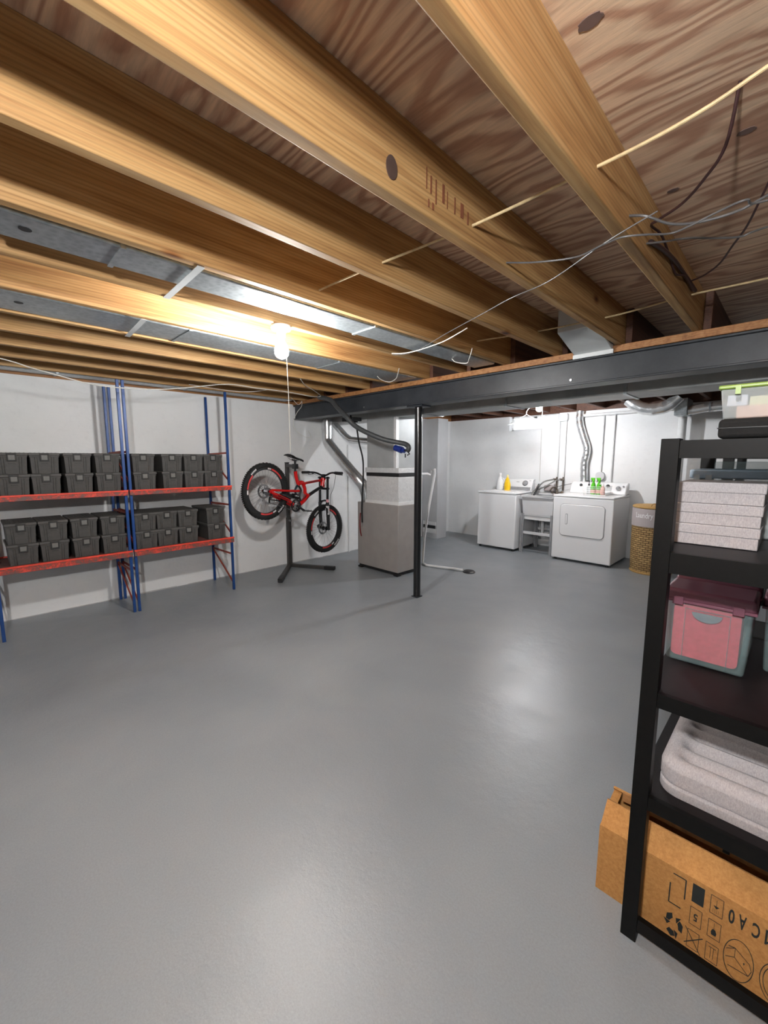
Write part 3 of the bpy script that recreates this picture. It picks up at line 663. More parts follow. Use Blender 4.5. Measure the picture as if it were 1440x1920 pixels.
# shock
sh = bt_('shock_body', [(.33, -.055), (.42, -.085), (.50, -.10)], .014, 'blk')
co = []
for i in range(61):
    a = i/60*2*pi*6; q = P(.40+.085*i/60, -.078-.018*i/60); co.append(q+Vector((0, 0, sin(a)*.027))+BN*cos(a)*.027)
obj('shock_spring', M().tube(co, .006, 6), 'blk_gloss', sh)
bt_('shock_link', [(.485, .045), (.44, -.02), (.48, -.10)], .013, plain('link_anodized', (.02, .05, .07), .35, .5), n=3)
bt_('rocker_link', [(.50, .04), (.54, -.02), (.51, -.09), (.53, -.15)], .013, 'blk')
# seat
obj('seat_post', M().tube([P(.452, .20), P(.455, .335)], .014, 14), 'blk', bk)
def seatp(u, v, n): 
    a = radians(-12); u0, v0 = .455, .372
    return P(u0+u*cos(a)-v*sin(a), v0+u*sin(a)+v*cos(a), n)
sv = []; sf = []
prof = [(-.135, .055, .010), (-.12, .064, .016), (-.07, .062, .013), (-.02, .042, .006), (.04, .026, .003), (.10, .020, .002), (.135, .014, -.003), (.142, .006, -.008)]
for (u, hw, vt) in prof:
    for q in range(12):
        a = 2*pi*q/12; sv.append(seatp(u, vt+sin(a)*.011 - (abs(cos(a))**2)*.006, cos(a)*hw))
for i in range(len(prof)-1):
    for q in range(12): sf.append((i*12+q, i*12+(q+1) % 12, (i+1)*12+(q+1) % 12, (i+1)*12+q))
sf += [tuple(range(12))[::-1], tuple((len(prof)-1)*12+q for q in range(12))]
sd = obj('saddle', M().add(sv, sf), 'blk', bk, smooth=60)
for s_ in (-1, 1): obj('saddle_rail', M().tube([seatp(-.10, .0, s_*.03), seatp(-.05, -.026, s_*.022), seatp(.03, -.026, s_*.018), seatp(.08, -.002, s_*.010)], .0035, 6), 'steel', sd)
obj('seat_clamp', M().bar(seatp(-.03, -.026, 0), seatp(.02, -.026, 0), .04, .016), 'blk', sd)
# fork
fk = bpy.data.objects.new('fork', None); COL.objects.link(fk); fk.parent = bk; fk['_org'] = bk['_org']
for s_ in (-1, 1):
    n = s_*.066
    obj('stanchion', M().cyl(P(.958, .135, n), P(.944, -.24, n), .0165, seg=16), 'blk_gloss', fk)
    lw = obj('lower_leg', M().tube([P(.945, -.20, n), P(.947, -.30, n), P(.957, -.50, n), P(.962, -.57, n)], .02, 16, rs=[.022, .022, .021, .014]), 'blk', fk)
    obj('guard', M().bar(P(.93, -.27, n), P(.94, -.42, n), .03, .006, up=BN), 'blk', lw)
obj('fork_decal', M().cyl(P(.946, -.245, .066), P(.951, -.36, .066), .0226, seg=16), 'decal_w', fk)
obj('fork_decal', M().cyl(P(.944, -.16, .066), P(.946, -.235, .066), .0172, seg=16), plain('pink_decal', (.75, .35, .38), .5), fk)
for (u, v, th) in ((.955, .118, .018), (.945, -.022, .026)):
    obj('crown', M().bar(P(u, v, -.088), P(u, v, .088), .046, th, up=(0, 0, 1)), 'blk_gloss', fk, bevel=.006)
obj('arch', M().tube([P(.945, -.235, -.066), P(.965, -.19, -.045), P(.972, -.180, 0), P(.965, -.19, .045), P(.945, -.235, .066)], .013, 10), 'blk', fk)
obj('axle', M().cyl(P(.962, -.555, -.085), P(.962, -.555, .085), .011, seg=12), 'blk', fk)
obj('brake_caliper', M().bar(P(.90, -.50, -.06), P(.92, -.545, -.06), .03, .045), 'blk_gloss', fk, bevel=.006)
# cockpit
hb = smooth_path([P(.915, .185, -.345), P(.925, .188, -.20), P(.945, .180, -.12), P(.955, .155, -.05), P(.958, .150, 0), P(.955, .155, .05), P(.945, .180, .12), P(.925, .188, .20), P(.915, .185, .345)], 5)
h_ = obj('handlebar', M().tube(hb, .013, 12), 'blk_gloss', bk)
for s_ in (-1, 1):
    obj('grip', M().cyl(P(.915, .185, s_*.347), P(.921, .187, s_*.225), .018, seg=14), 'blk', h_)
    obj('brake_lever', M().tube([P(.935, .178, s_*.19), P(.975, .165, s_*.20), P(.985, .160, s_*.26), P(.98, .158, s_*.30)], .005, 6), 'blk', h_)
obj('stem', M().bar(P(.930, .135, 0), P(.962, .150, 0), .05, .04).cyl(P(.952, .105, 0), P(.958, .160, 0), .022, seg=14), 'blk', bk, bevel=.004)
obj('brake_hose', M().tube(smooth_path([P(.97, .165, .19), P(1.04, .10, .12), P(1.03, -.02, .10), P(.985, -.12, .085), P(.97, -.3, .09), P(.95, -.48, .08)], 6), .0028, 6), 'blk', bk)
obj('brake_hose', M().tube(smooth_path([P(.97, .165, -.19), P(1.0, .10, -.05), P(.93, .03, .04), P(.75, -.03, .03), P(.6, -.14, .03)], 6), .0025, 6), 'blk', bk)
# drivetrain
CB = P(.390, -.190, .055)
cr = obj('crankset', M().ring(lambda a, b, t_: P(.390+a, -.190+b, .055+t_), .052, .066, -.002, .002, seg=36).lathe([(.028, -.008), (.030, .010), (.012, .014)], CB, 20, ax=BN), 'steel', bk)
for i in range(4):
    a = i*pi/2+.4; obj('spider_arm', M().bar(CB, P(.390+.058*cos(a), -.190+.058*sin(a), .055), .012, .005, up=BN), 'blk_gloss', cr)
obj('bash_guard', M().ring(lambda a, b, t_: P(.390+a, -.190+b, .062+t_), .060, .078, -.002, .002, seg=36), 'blk_gloss', cr)
for n0, du, dv in ((.075, .115, -.072), (-.075, -.135, .062)):
    a = obj('crank_arm', M().bar(P(.390, -.190, n0), P(.390+du, -.190+dv, n0*1.12), .026, .014, up=BN), 'blk_gloss', cr, bevel=.004)
    c = P(.390+du, -.190+dv, n0*1.12+(.055 if n0 > 0 else -.055))
    pd = M().bar(c-BH*.045+Vector((0, 0, .006)), c+BH*.045-Vector((0, 0, .006)), .09, .012)
    for i in range(4):
        for j in (-1, 1): pd.cyl(c-BH*(.036-.024*i)+BN*.03*j-Vector((0, 0, .01)), c-BH*(.036-.024*i)+BN*.03*j+Vector((0, 0, .014)), .003, seg=5)
    obj('pedal', pd, 'blk', a)
ch = [P(.0, .040, .044), P(.390, -.125, .052)]
obj('chain', M().tube(ch, .0035, 6).tube([P(.0, -.125, .044), P(.390, -.258, .052)], .0035, 6).tube([P(.01, -.045, .044), P(.02, -.09, .044), P(0, -.125, .044)], .0035, 6), 'spoke', bk)
dr = obj('derailleur', M().tube([P(.015, -.02, .06), P(.03, -.05, .068), P(.01, -.075, .06)], .012, 8).bar(P(.01, -.06, .052), P(-.002, -.125, .048), .018, .008, up=BN), 'blk_gloss', bk)
obj('pulley', M().lathe([(.013, -.003), (.013, .003)], P(.0, -.118, .046), 14, ax=BN).lathe([(.013, -.003), (.013, .003)], P(.012, -.062, .048), 14, ax=BN), 'steel', dr)

# ------------------------------------------------------------------ washer
t = thing('washing_machine', 'white top loading washer with round dial, left of the sink', 'washer', (-3.285, 6.08, 0))
obj('cabinet', M().box(-3.605, -2.955, 5.76, 6.42, .035, .872), 'white_en', t, bevel=.012)
obj('top', M().box(-3.612, -2.948, 5.752, 6.42, .872, .905), 'white_en', t, bevel=.012)
obj('lid', M().box(-3.53, -3.03, 5.80, 6.22, .905, .913), 'white_en', t, bevel=.006)
cp = obj('control_panel', M().prism([(6.27, .905), (6.33, 1.075), (6.36, 1.085), (6.42, 1.085), (6.42, .905)], lambda a, b, q: (q, a, b), -3.595, -2.965), 'white_en', t, bevel=.010)
obj('grey_strip', M().prism([(6.262, .914), (6.279, .960), (6.290, .958), (6.272, .912)], lambda a, b, q: (q, a, b), -3.58, -2.985), 'grey_pl', cp)
ax = Vector((0, -.17, .06)).normalized()
dl = obj('dial', M().lathe([(.040, 0), (.040, .010), (.030, .016), (.012, .030), (.001, .030)], (-3.09, 6.315, 1.02), 24, ax=ax), 'grey_pl', cp)
obj('dial_ring', M().lathe([(.046, 0), (.046, .004)], (-3.09, 6.313, 1.02), 24, ax=ax), 'blk', cp)
obj('panel_marks', M().box(-3.24, -3.19, 6.311, 6.316, 1.035, 1.039).box(-3.03, -2.995, 6.325, 6.33, 1.062, 1.066).box(-3.545, -3.50, 6.266, 6.29, .945, .965), 'blk', cp)
for x in (-3.57, -2.99):
    for y in (5.80, 6.38): obj('foot', M().lathe([(.02, 0), (.02, .04)], (x, y, 0), 12), 'blk', t)
# ------------------------------------------------------------------ dryer
t = thing('dryer', 'white front loading dryer with square door, right of the sink', 'dryer', (-2.0, 6.1, 0))
obj('cabinet', M().box(-2.385, -1.612, 5.748, 6.44, .03, .888), 'white_en', t, bevel=.012)
obj('top', M().box(-2.39, -1.607, 5.742, 6.44, .888, .915), 'white_en', t, bevel=.012)
def rr(x0, x1, z0, z1, r, n=6):
    o = []
    for cx, cz, a0 in ((x1-r, z1-r, 0), (x0+r, z1-r, pi/2), (x0+r, z0+r, pi), (x1-r, z0+r, 3*pi/2)):
        for i in range(n+1): a = a0+pi/2*i/n; o.append((cx+r*cos(a), cz+r*sin(a)))
    return o
yfn = lambda a, b, q: (a, q, b)
obj('door_gap', M().prism(rr(-2.285, -1.705, .355, .800, .055), yfn, 5.7445, 5.752), 'grey_line', t)
dd = obj('door', M().prism(rr(-2.278, -1.712, .362, .793, .050), yfn, 5.738, 5.756), 'white_en', t, bevel=.004)
obj('handle', M().prism(rr(-2.207, -2.175, .515, .665, .014), yfn, 5.7365, 5.745), 'grey_line', dd)
obj('handle_grip', M().prism(rr(-2.200, -2.182, .525, .655, .008), yfn, 5.731, 5.740), 'white_en', dd)
cp = obj('control_panel', M().prism([(6.26, .915), (6.31, 1.035), (6.33, 1.05), (6.37, 1.075), (6.43, 1.075), (6.43, .915)], lambda a, b, q: (q, a, b), -2.37, -1.625), 'white_en', t, bevel=.012)
ax = Vector((0, -.12, .05)).normalized()
obj('dial', M().lathe([(.030, 0), (.030, .008), (.022, .014), (.01, .026), (.001, .026)], (-1.725, 6.287, 1.005), 22, ax=ax), 'grey_pl', cp)
for x, r_ in ((-1.665, .012), (-1.86, .022), (-2.22, .02)):
    obj('knob', M().lathe([(r_, 0), (r_, .010), (r_*.6, .016), (.001, .016)], (x, 6.30, 1.03), 16, ax=ax), 'grey_pl' if x > -1.8 else 'blk', cp)
for x in (-2.34, -1.66):
    for y in (5.80, 6.38): obj('foot', M().lathe([(.02, 0), (.02, .035)], (x, y, 0), 12), 'blk', t)
# ------------------------------------------------------------------ utility sink
t = thing('utility_sink', 'grey plastic utility sink on legs between washer and dryer', 'sink', (-2.66, 6.1, 0))
sk = M(); x0, x1, y0, y1 = -2.925, -2.405, 5.83, 6.42
sk.box(x0, x1, y0, y0+.035, .845, .875).box(x0, x1, y1-.06, y1, .845, .875).box(x0, x0+.035, y0, y1, .845, .875).box(x1-.035, x1, y0, y1, .845, .875)
obj('rim', sk, 'tub', t, bevel=.006)
b = M()
def wallq(pa, pb, qa, qb, th):
    b.hexa([pa, pb, (pb[0]+th[0], pb[1]+th[1], pb[2]), (pa[0]+th[0], pa[1]+th[1], pa[2]), qa, qb, (qb[0]+th[0], qb[1]+th[1], qb[2]), (qa[0]+th[0], qa[1]+th[1], qa[2])])
zt, zm, zb = .850, .585, .50
A = [(x0+.02, y0+.02), (x1-.02, y0+.02), (x1-.02, y1-.03), (x0+.02, y1-.03)]; Bq = [(x0+.035, y0+.035), (x1-.035, y0+.035), (x1-.035, y1-.045), (x0+.035, y1-.045)]
for i, th in enumerate(((0, .012), (-.012, 0), (0, -.012), (.012, 0))):
    a0, a1 = A[i], A[(i+1) % 4]; c0, c1 = Bq[i], Bq[(i+1) % 4]
    wallq((*c0, zm), (*c1, zm), (*a0, zt), (*a1, zt), th)
b.box(Bq[0][0], Bq[2][0], Bq[0][1], Bq[2][1], zm-.02, zm+.004)
obj('basin', b, 'tub', t, bevel=.004)
obj('skirt', M().box(x0+.035, x1-.035, y0+.05, y1-.06, zb, zm-.02), 'white_pl', t, bevel=.010)
for x in (x0+.03, x1-.03):
    for y in (y0+.035, y1-.05):
        obj('leg', M().bar((x, y, 0), (x, y, .60), .055, .02).bar((x, y, 0), (x, y, .60), .02, .055), 'grey_pl', t)
obj('shelf_rail', M().box(x0+.03, x1-.03, y0+.03, y0+.055, .285, .325).box(x0+.03, x1-.03, y1-.06, y1-.04, .285, .325), MT['tub'], t, bevel=.003)
obj('drain_pipe', M().tube([(-2.70, 6.15, .50), (-2.70, 6.15, .28), (-2.70, 6.28, .22), (-2.70, 6.45, .22)], .024, 12), 'pipe_w', t)
obj('faucet', M().lathe([(.022, 0), (.022, .03), (.014, .05)], (-2.60, 6.38, .875), 16).tube(smooth_path([(-2.60, 6.38, .92), (-2.61, 6.34, .97), (-2.63, 6.26, .97), (-2.64, 6.22, .93)], 4), .011, 10), 'brass', t)
for x in (-2.68, -2.53): obj('tap_handle', M().lathe([(.016, 0), (.02, .02), (.02, .035), (.008, .04)], (x, 6.39, .875), 14).cyl((x, 6.39, .90), (-2.60, 6.38, .89), .011), 'brass', t)
# supply valves and hoses
for i, x in enumerate((-2.663, -2.564)):
    t = thing('water_valve', 'dark brass wall valve above the sink, the %s one of two' % ('left', 'right')[i], 'valve', (x, 6.48, 1.05))
    obj('valve_pipe', M().cyl((x, 6.50, .92), (x, 6.50, 1.13), .011), 'brass', t)
    obj('valve_body', M().cyl((x, 6.50, 1.09), (x, 6.42, 1.09), .017).cyl((x-.03, 6.43, 1.10), (x+.03, 6.43, 1.10), .010), 'brass', t)
    cable('copper_pipe', 'vertical painted supply pipe rising from the %s wall valve' % ('left', 'right')[i], [(x, 6.51, 1.13), (x, 6.51, 2.05)], .0085, 'pipe_w', n=1, cat='pipe')
cable('washer_hose', 'grey hose arching from the left valve into the sink, upper one', [(-2.67, 6.40, 1.09), (-2.70, 6.35, 1.085), (-2.78, 6.30, 1.055), (-2.87, 6.28, .96), (-2.90, 6.20, .90), (-2.88, 6.10, .84)], .011, 'hose_grey', cat='hose')
cable('washer_hose', 'grey hose arching from the right valve to the washer, lower one', [(-2.57, 6.40, 1.09), (-2.62, 6.36, 1.08), (-2.72, 6.32, 1.01), (-2.82, 6.30, .95), (-2.90, 6.36, .93), (-2.935, 6.46, .97)], .010, 'hose_grey', cat='hose')
cable('washer_hose', 'black ended drain hose dropping over the sink rim', [(-2.93, 6.465, 1.0), (-2.88, 6.34, .99), (-2.83, 6.20, .965), (-2.82, 6.12, .90), (-2.84, 6.08, .84), (-2.85, 6.06, .78)], .016, 'blk', cat='hose')
cable('cord', 'thin dark cord stretched from washer to dryer above the sink', [(-2.97, 6.45, .96), (-2.7, 6.45, .97), (-2.40, 6.45, 1.04), (-2.28, 6.45, 1.06)], .004, 'wireg', cat='cord')
tag(obj('white_box', M().box(-2.84, -2.68, 6.43, 6.53, .90, 1.0), 'cloth', None, (-2.76, 6.48, .9), bevel=.02), 'small pale box on the wall behind the sink hoses', 'box')
# dryer vent hose
vp = smooth_path([(-2.36, 6.485, 2.12), (-2.36, 6.485, 1.95), (-2.30, 6.485, 1.75), (-2.245, 6.485, 1.60), (-2.235, 6.485, 1.50), (-2.26, 6.485, 1.35), (-2.255, 6.485, 1.20), (-2.24, 6.485, .95), (-2.24, 6.485, .6)], 14)
tag(obj('vent_hose', M().tube(vp, .05, 18, rs=[.052+(.0028 if i % 2 else -.0028)+.002*sin(i*.9) for i in range(len(vp))]), 'bright', None, (-2.3, 6.485, 1.5), smooth=80), 'crinkled foil vent hose rising behind the dryer', 'hose')
cable('wall_pipe', 'narrow white pipe on the back wall right of the vent hose, left one', [(-2.04, 6.525, 1.18), (-2.04, 6.525, 2.05)], .010, 'pipe_w', n=1, cat='pipe')
cable('wall_pipe', 'narrow white pipe on the back wall right of the vent hose, right one', [(-1.895, 6.525, 1.0), (-1.895, 6.525, 2.05)], .010, 'pipe_w', n=1, cat='pipe')
tag(obj('outlet_cover', M().prism(rr(-2.10, -1.98, 1.10, 1.22, .05), yfn, 6.50, 6.549), 'tub', None, (-2.04, 6.5, 1.16), bevel=.004), 'round grey outlet cover on the wall above the green bottles', 'outlet')
cable('wall_pipe', 'white horizontal pipe along the top of the back wall', [(-2.34, 6.50, 2.045), (-1.50, 6.50, 2.05), (-.2, 6.50, 2.05), (1.5, 6.5, 2.05)], .022, 'pipe_w', n=1, cat='pipe')
tag(obj('wall_box', M().prism(rr(-2.69, -2.545, 1.98, 2.10, .03), yfn, 6.49, 6.549), 'tub', None, (-2.6, 6.5, 2.0)), 'pale junction cover beside the window corner', 'box')
# adjustable elbow + round duct on the right
t = thing('round_duct', 'galvanized round duct with crimped elbow at the back right ceiling', 'duct', (-1.3, 6.1, 2.0))
ep = smooth_path([(-1.62, 6.1, 2.16), (-1.56, 6.1, 2.10), (-1.46, 6.1, 2.045), (-1.36, 6.1, 2.02), (-1.25, 6.1, 2.03), (-1.16, 6.1, 2.07), (-1.08, 6.1, 2.15)], 4)
obj('elbow', M().tube(ep, .07, 20, rs=[.072+(.003 if i % 4 < 2 else 0) for i in range(len(ep))]), 'bright', t)
obj('side_boot', M().hexa([(-1.13, 6.12, 1.93), (-1.0, 6.12, 1.93), (-1.0, 6.45, 1.93), (-1.13, 6.45, 1.93), (-1.13, 6.12, 2.13), (-1.0, 6.12, 2.13), (-1.0, 6.45, 2.13), (-1.13, 6.45, 2.13)]), 'galv', t, bevel=.005)
obj('straight_pipe', M().tube([(-1.0, 6.2, 1.985), (-.80, 6.2, 2.01), (.2, 6.2, 2.03), (1.2, 6.2, 2.03)], .055, 20), 'bright', t)
obj('collar', M().lathe([(.06, 0), (.06, .02)], (-.80, 6.2, 2.01), 20, ax=(1, 0, .05)), 'galv', t)
tag(obj('stack_pipe', M().cyl((-1.085, 6.42, 0), (-1.085, 6.42, 1.94), .046, seg=20), 'pipe_w', None, (-1.085, 6.42, 0)), 'white vertical drain stack at the back wall behind the laundry basket', 'pipe')
# clothes hanger near the lamp
t = thing('clothes_hanger', 'thin white clothes hanger hanging from the ceiling before the window', 'hanger', (-2.75, 5.5, 1.95))
hA = Vector((-3.02, 5.55, 1.895)); hB = Vector((-2.545, 5.55, 1.92)); hT = Vector((-2.74, 5.55, 2.02))
obj('wire', M().tube([hA, hB, hT], .0075, 8, closed=True).tube(smooth_path([hT, hT+Vector((0, 0, .04)), hT+Vector((.02, 0, .07)), hT+Vector((.04, 0, .09)), hT+Vector((.03, 0, .12))], 4), .004, 6), 'white_pl', t)

# ------------------------------------------------------------------ laundry products
t = thing('detergent_bottle', 'white jug with side handle standing on the washer', 'bottle', (-3.42, 6.10, .913))
obj('jug', M().lathe([(.050, 0), (.060, .01), (.062, .10), (.052, .15), (.030, .19), (.020, .215), (.020, .235)], (-3.42, 6.10, .913), 20, sx=1, sy=.6), 'white_pl', t)
obj('handle', M().tube(smooth_path([(-3.385, 6.10, 1.10), (-3.35, 6.10, 1.08), (-3.345, 6.10, 1.03), (-3.365, 6.10, 1.0)], 4), .010, 8), 'white_pl', t)
obj('cap', M().lathe([(.023, 0), (.023, .03), (.016, .036)], (-3.42, 6.10, 1.148), 16), 'white_pl', t)
t = thing('detergent_bottle', 'yellow squeeze bottle standing on the washer', 'bottle', (-3.255, 6.04, .913))
obj('bottle', M().lathe([(.046, 0), (.052, .008), (.054, .08), (.048, .12), (.040, .135), (.036, .17), (.020, .195), (.016, .205)], (-3.255, 6.04, .913), 20, sx=1, sy=.55), 'yellow', t)
obj('cap', M().lathe([(.018, 0), (.016, .03), (.008, .04)], (-3.255, 6.04, 1.118), 14), plain('pale_yellow', (.85, .70, .30), .4), t)
# wire basket with green bottles on the dryer
t = thing('wire_basket', 'white wire basket on the dryer holding green bottles', 'basket', (-1.93, 6.05, .915))
wb = M(); bx0, bx1, by0, by1 = -2.09, -1.77, 5.96, 6.16
for z, e in ((.92, -.02), (.95, -.012), (.98, -.006), (1.01, 0), (1.035, .004)):
    wb.tube([(bx0-e, by0-e, z), (bx1+e, by0-e, z), (bx1+e, by1+e, z), (bx0-e, by1+e, z)], .002, 5, closed=True)
for i in range(17):
    f = i/16; x = bx0+(bx1-bx0)*f
    for y, s_ in ((by0, -1), (by1, 1)): wb.tube([(x*.98-1.93*.02, y-s_*.02, .92), (x, y, 1.035)], .0015, 4)
for i in range(9):
    y = by0+(by1-by0)*i/8
    for x, s_ in ((bx0, -1), (bx1, 1)): wb.tube([(x-s_*.02, y, .92), (x, y, 1.035)], .0015, 4)
obj('wires', wb, 'white_pl', t)
obj('tray', M().box(bx0+.02, bx1-.02, by0+.02, by1-.02, .916, .922), 'white_pl', t)
for (x, y, lb) in ((-1.972, 6.05, 'green trigger bottle in the wire basket, left of the pair'), (-1.905, 6.07, 'green trigger bottle in the wire basket, right of the pair')):
    t = thing('spray_bottle', lb, 'bottle', (x, y, .923), 'green bottles in the wire basket')
    obj('bottle', M().lathe([(.030, 0), (.032, .01), (.032, .11), (.026, .14), (.015, .165), (.015, .18)], (x, y, .923), 18), 'green', t)
    obj('label', M().lathe([(.0328, 0), (.0328, .05)], (x, y, .94), 18), 'pinkish', t)
    obj('trigger_head', M().lathe([(.018, 0), (.019, .02), (.014, .03)], (x, y, 1.10), 14).box(x-.035, x+.018, y-.012, y+.012, 1.125, 1.150), 'green', t, bevel=.004)
    obj('trigger', M().bar((x-.022, y, 1.128), (x-.030, y, 1.09), .01, .008), 'blk', t)
for (x, y, lb, m_) in ((-2.035, 6.07, 'clear bottle with black pump head in the wire basket', 'clear'), (-1.85, 6.05, 'small bottle with peach label at the basket right end', 'clear')):
    t = thing('pump_bottle', lb, 'bottle', (x, y, .923))
    obj('bottle', M().lathe([(.026, 0), (.028, .01), (.028, .09), (.014, .11), (.012, .12)], (x, y, .923), 16), 'clear' if x < -2 else 'pinkish', t)
    obj('pump', M().lathe([(.013, 0), (.013, .02)], (x, y, 1.043), 12).cyl((x, y, 1.06), (x, y, 1.10 if x < -2 else 1.07), .005).box(x-.04, x+.01, y-.008, y+.008, 1.095 if x < -2 else 1.065, 1.11 if x < -2 else 1.075), 'blk' if x < -2 else 'white_pl', t)

# ------------------------------------------------------------------ laundry basket
LX, LY, LR = -1.205, 5.945, .235
t = thing('laundry_basket', 'round woven laundry basket with cloth band, right of the dryer', 'basket', (LX, LY, 0))
def uvlathe(name, prof, mat, parent):
    me = bpy.data.meshes.new(name); seg = 64; vs = []; fs = []; uvs = []
    for r, z in prof:
        for q in range(seg+1):
            a = 2*pi*q/seg; vs.append((r*cos(a), r*sin(a), z))
    for i in range(len(prof)-1):
        for q in range(seg):
            f = (i*(seg+1)+q, i*(seg+1)+q+1, (i+1)*(seg+1)+q+1, (i+1)*(seg+1)+q); fs.append(f)
            uvs += [(q/seg*2*pi*LR, prof[i][1]), ((q+1)/seg*2*pi*LR, prof[i][1]), ((q+1)/seg*2*pi*LR, prof[i+1][1]), (q/seg*2*pi*LR, prof[i+1][1])]
    me.from_pydata(vs, [], fs); ul = me.uv_layers.new(name='UVMap')
    for i, u in enumerate(uvs): ul.data[i].uv = u
    for p in me.polygons: p.use_smooth = True
    me.materials.append(MT[mat]); o = bpy.data.objects.new(name, me); COL.objects.link(o); o.parent = parent; o['_org'] = parent['_org']; return o
uvlathe('woven_body', [(LR-.022, .006), (LR-.012, .03), (LR-.006, .2), (LR-.002, .45), (LR, .62)], 'wicker', t)
obj('bottom_rim', M().lathe([(LR-.03, 0), (LR-.012, 0), (LR-.006, .014), (LR-.012, .028), (LR-.03, .028)], (LX, LY, 0), 48), 'wick2', t)
obj('cloth_band', M().lathe([(LR+.001, .585), (LR+.006, .59), (LR+.005, .61), (LR+.004, .79), (LR+.001, .805), (LR-.01, .81)], (LX, LY, 0), 48), 'cloth', t)
ld = obj('lid', M().lathe([(LR-.006, .808), (LR+.004, .815), (LR+.004, .828), (LR-.01, .838), (.12, .846), (.001, .848)], (LX, LY, 0), 48), 'wick2', t)
obj('lid_handle', M().tube(smooth_path([(LX+.0, LY-.20, .835), (LX+.01, LY-.205, .865), (LX+.035, LY-.205, .875), (LX+.06, LY-.20, .865), (LX+.07, LY-.20, .835)], 4), .006, 8), 'wick2', ld)
cam_ang = atan2(-LY, -LX)
def wrap(a, b):
    arc = (a-.115)/(LR+.006); th = cam_ang-radians(24)+arc
    return (LX+(LR+.0065)*cos(th), LY+(LR+.0065)*sin(th), .675+b)
vs, fs = glyphs('Laundry', wrap, .205, .085, .01)
obj('lettering', M().add(vs, fs), 'text_w', t)

# ------------------------------------------------------------------ black shelving units
def shelving(y0, label):
    t = thing('shelving_unit', label, 'shelves', (.15, y0+.33, 0), 'black shelving units on the right')
    X0, X1, y1 = -.253, .56, y0+.67
    for x in (X0, X1-.04):
        for y in (y0, y1-.04): obj('post', M().box(x, x+.04, y, y+.04, 0, 1.452), 'shelf_b', t, bevel=.0015)
    for nm, z0, z1 in (('top_rail', 1.403, 1.447), ('shelf_rail', 1.109, 1.163), ('shelf_rail', .737, .777), ('shelf_rail', .430, .469), ('bottom_rail', .039, .078)):
        for y in ((y0+.002, y0+.018), (y1-.018, y1-.002)):
            if nm == 'bottom_rail' and y[0] > y0+.3: continue
            obj(nm, M().box(X0+.0405, X1-.0405, y[0], y[1], z0, z1), 'shelf_b', t)
    for z in (1.449, 1.162, .776, .468):
        obj('shelf_board', M().box(X0+.002, X1-.002, y0+.0185, y1-.0185, z-.014, z) if z < 1.4 else M().box(X0+.041, X1-.041, y0+.0185, y1-.0185, z-.016, z-.001), 'shelf_board', t)
    return t
sh1 = shelving(1.25, 'black open shelving unit in the right foreground, nearest the viewer')
shelving(2.50, 'black open shelving unit standing behind the foreground one, mostly hidden')

# linen boxes on the second shelf
for i, nm in enumerate(('bottom', 'middle', 'top')):
    z = 1.1635+i*.0583; t = thing('linen_box', '%s one of three pale linen covered boxes stacked on the shelf' % nm, 'box', (-.147, 1.52, z), 'linen boxes')
    dx = (.0, .001, .003)[i]
    obj('base', M().box(-.240+dx, -.056+dx, 1.424, 1.60, z, z+.034), 'linen', t, bevel=.002)
    l_ = obj('lid', M().box(-.243+dx, -.053+dx, 1.421, 1.603, z+.0305, z+.0578), 'linen', t, bevel=.003)
# clear box with blue lid behind, dark tray above
t = thing('clear_box', 'clear plastic box with a blue lid behind the linen boxes', 'box', (0, 1.75, 1.1635))
obj('body', M().box(-.238, .20, 1.655, 1.86, 1.1635, 1.340), 'clear', t, bevel=.006)
obj('lid', M().box(-.247, .21, 1.645, 1.868, 1.341, 1.368), 'blue_lid', t, bevel=.004)
for x in (-.235, -.205): obj('clip', M().box(x, x+.016, 1.641, 1.646, 1.325, 1.352), 'clear', t)
tag(obj('glass_tray', M().box(-.19, .20, 1.69, 1.85, 1.3685, 1.393), 'clear_dark', None, (0, 1.77, 1.37), bevel=.003), 'smoky grey flat tray lying on the blue lid', 'tray')
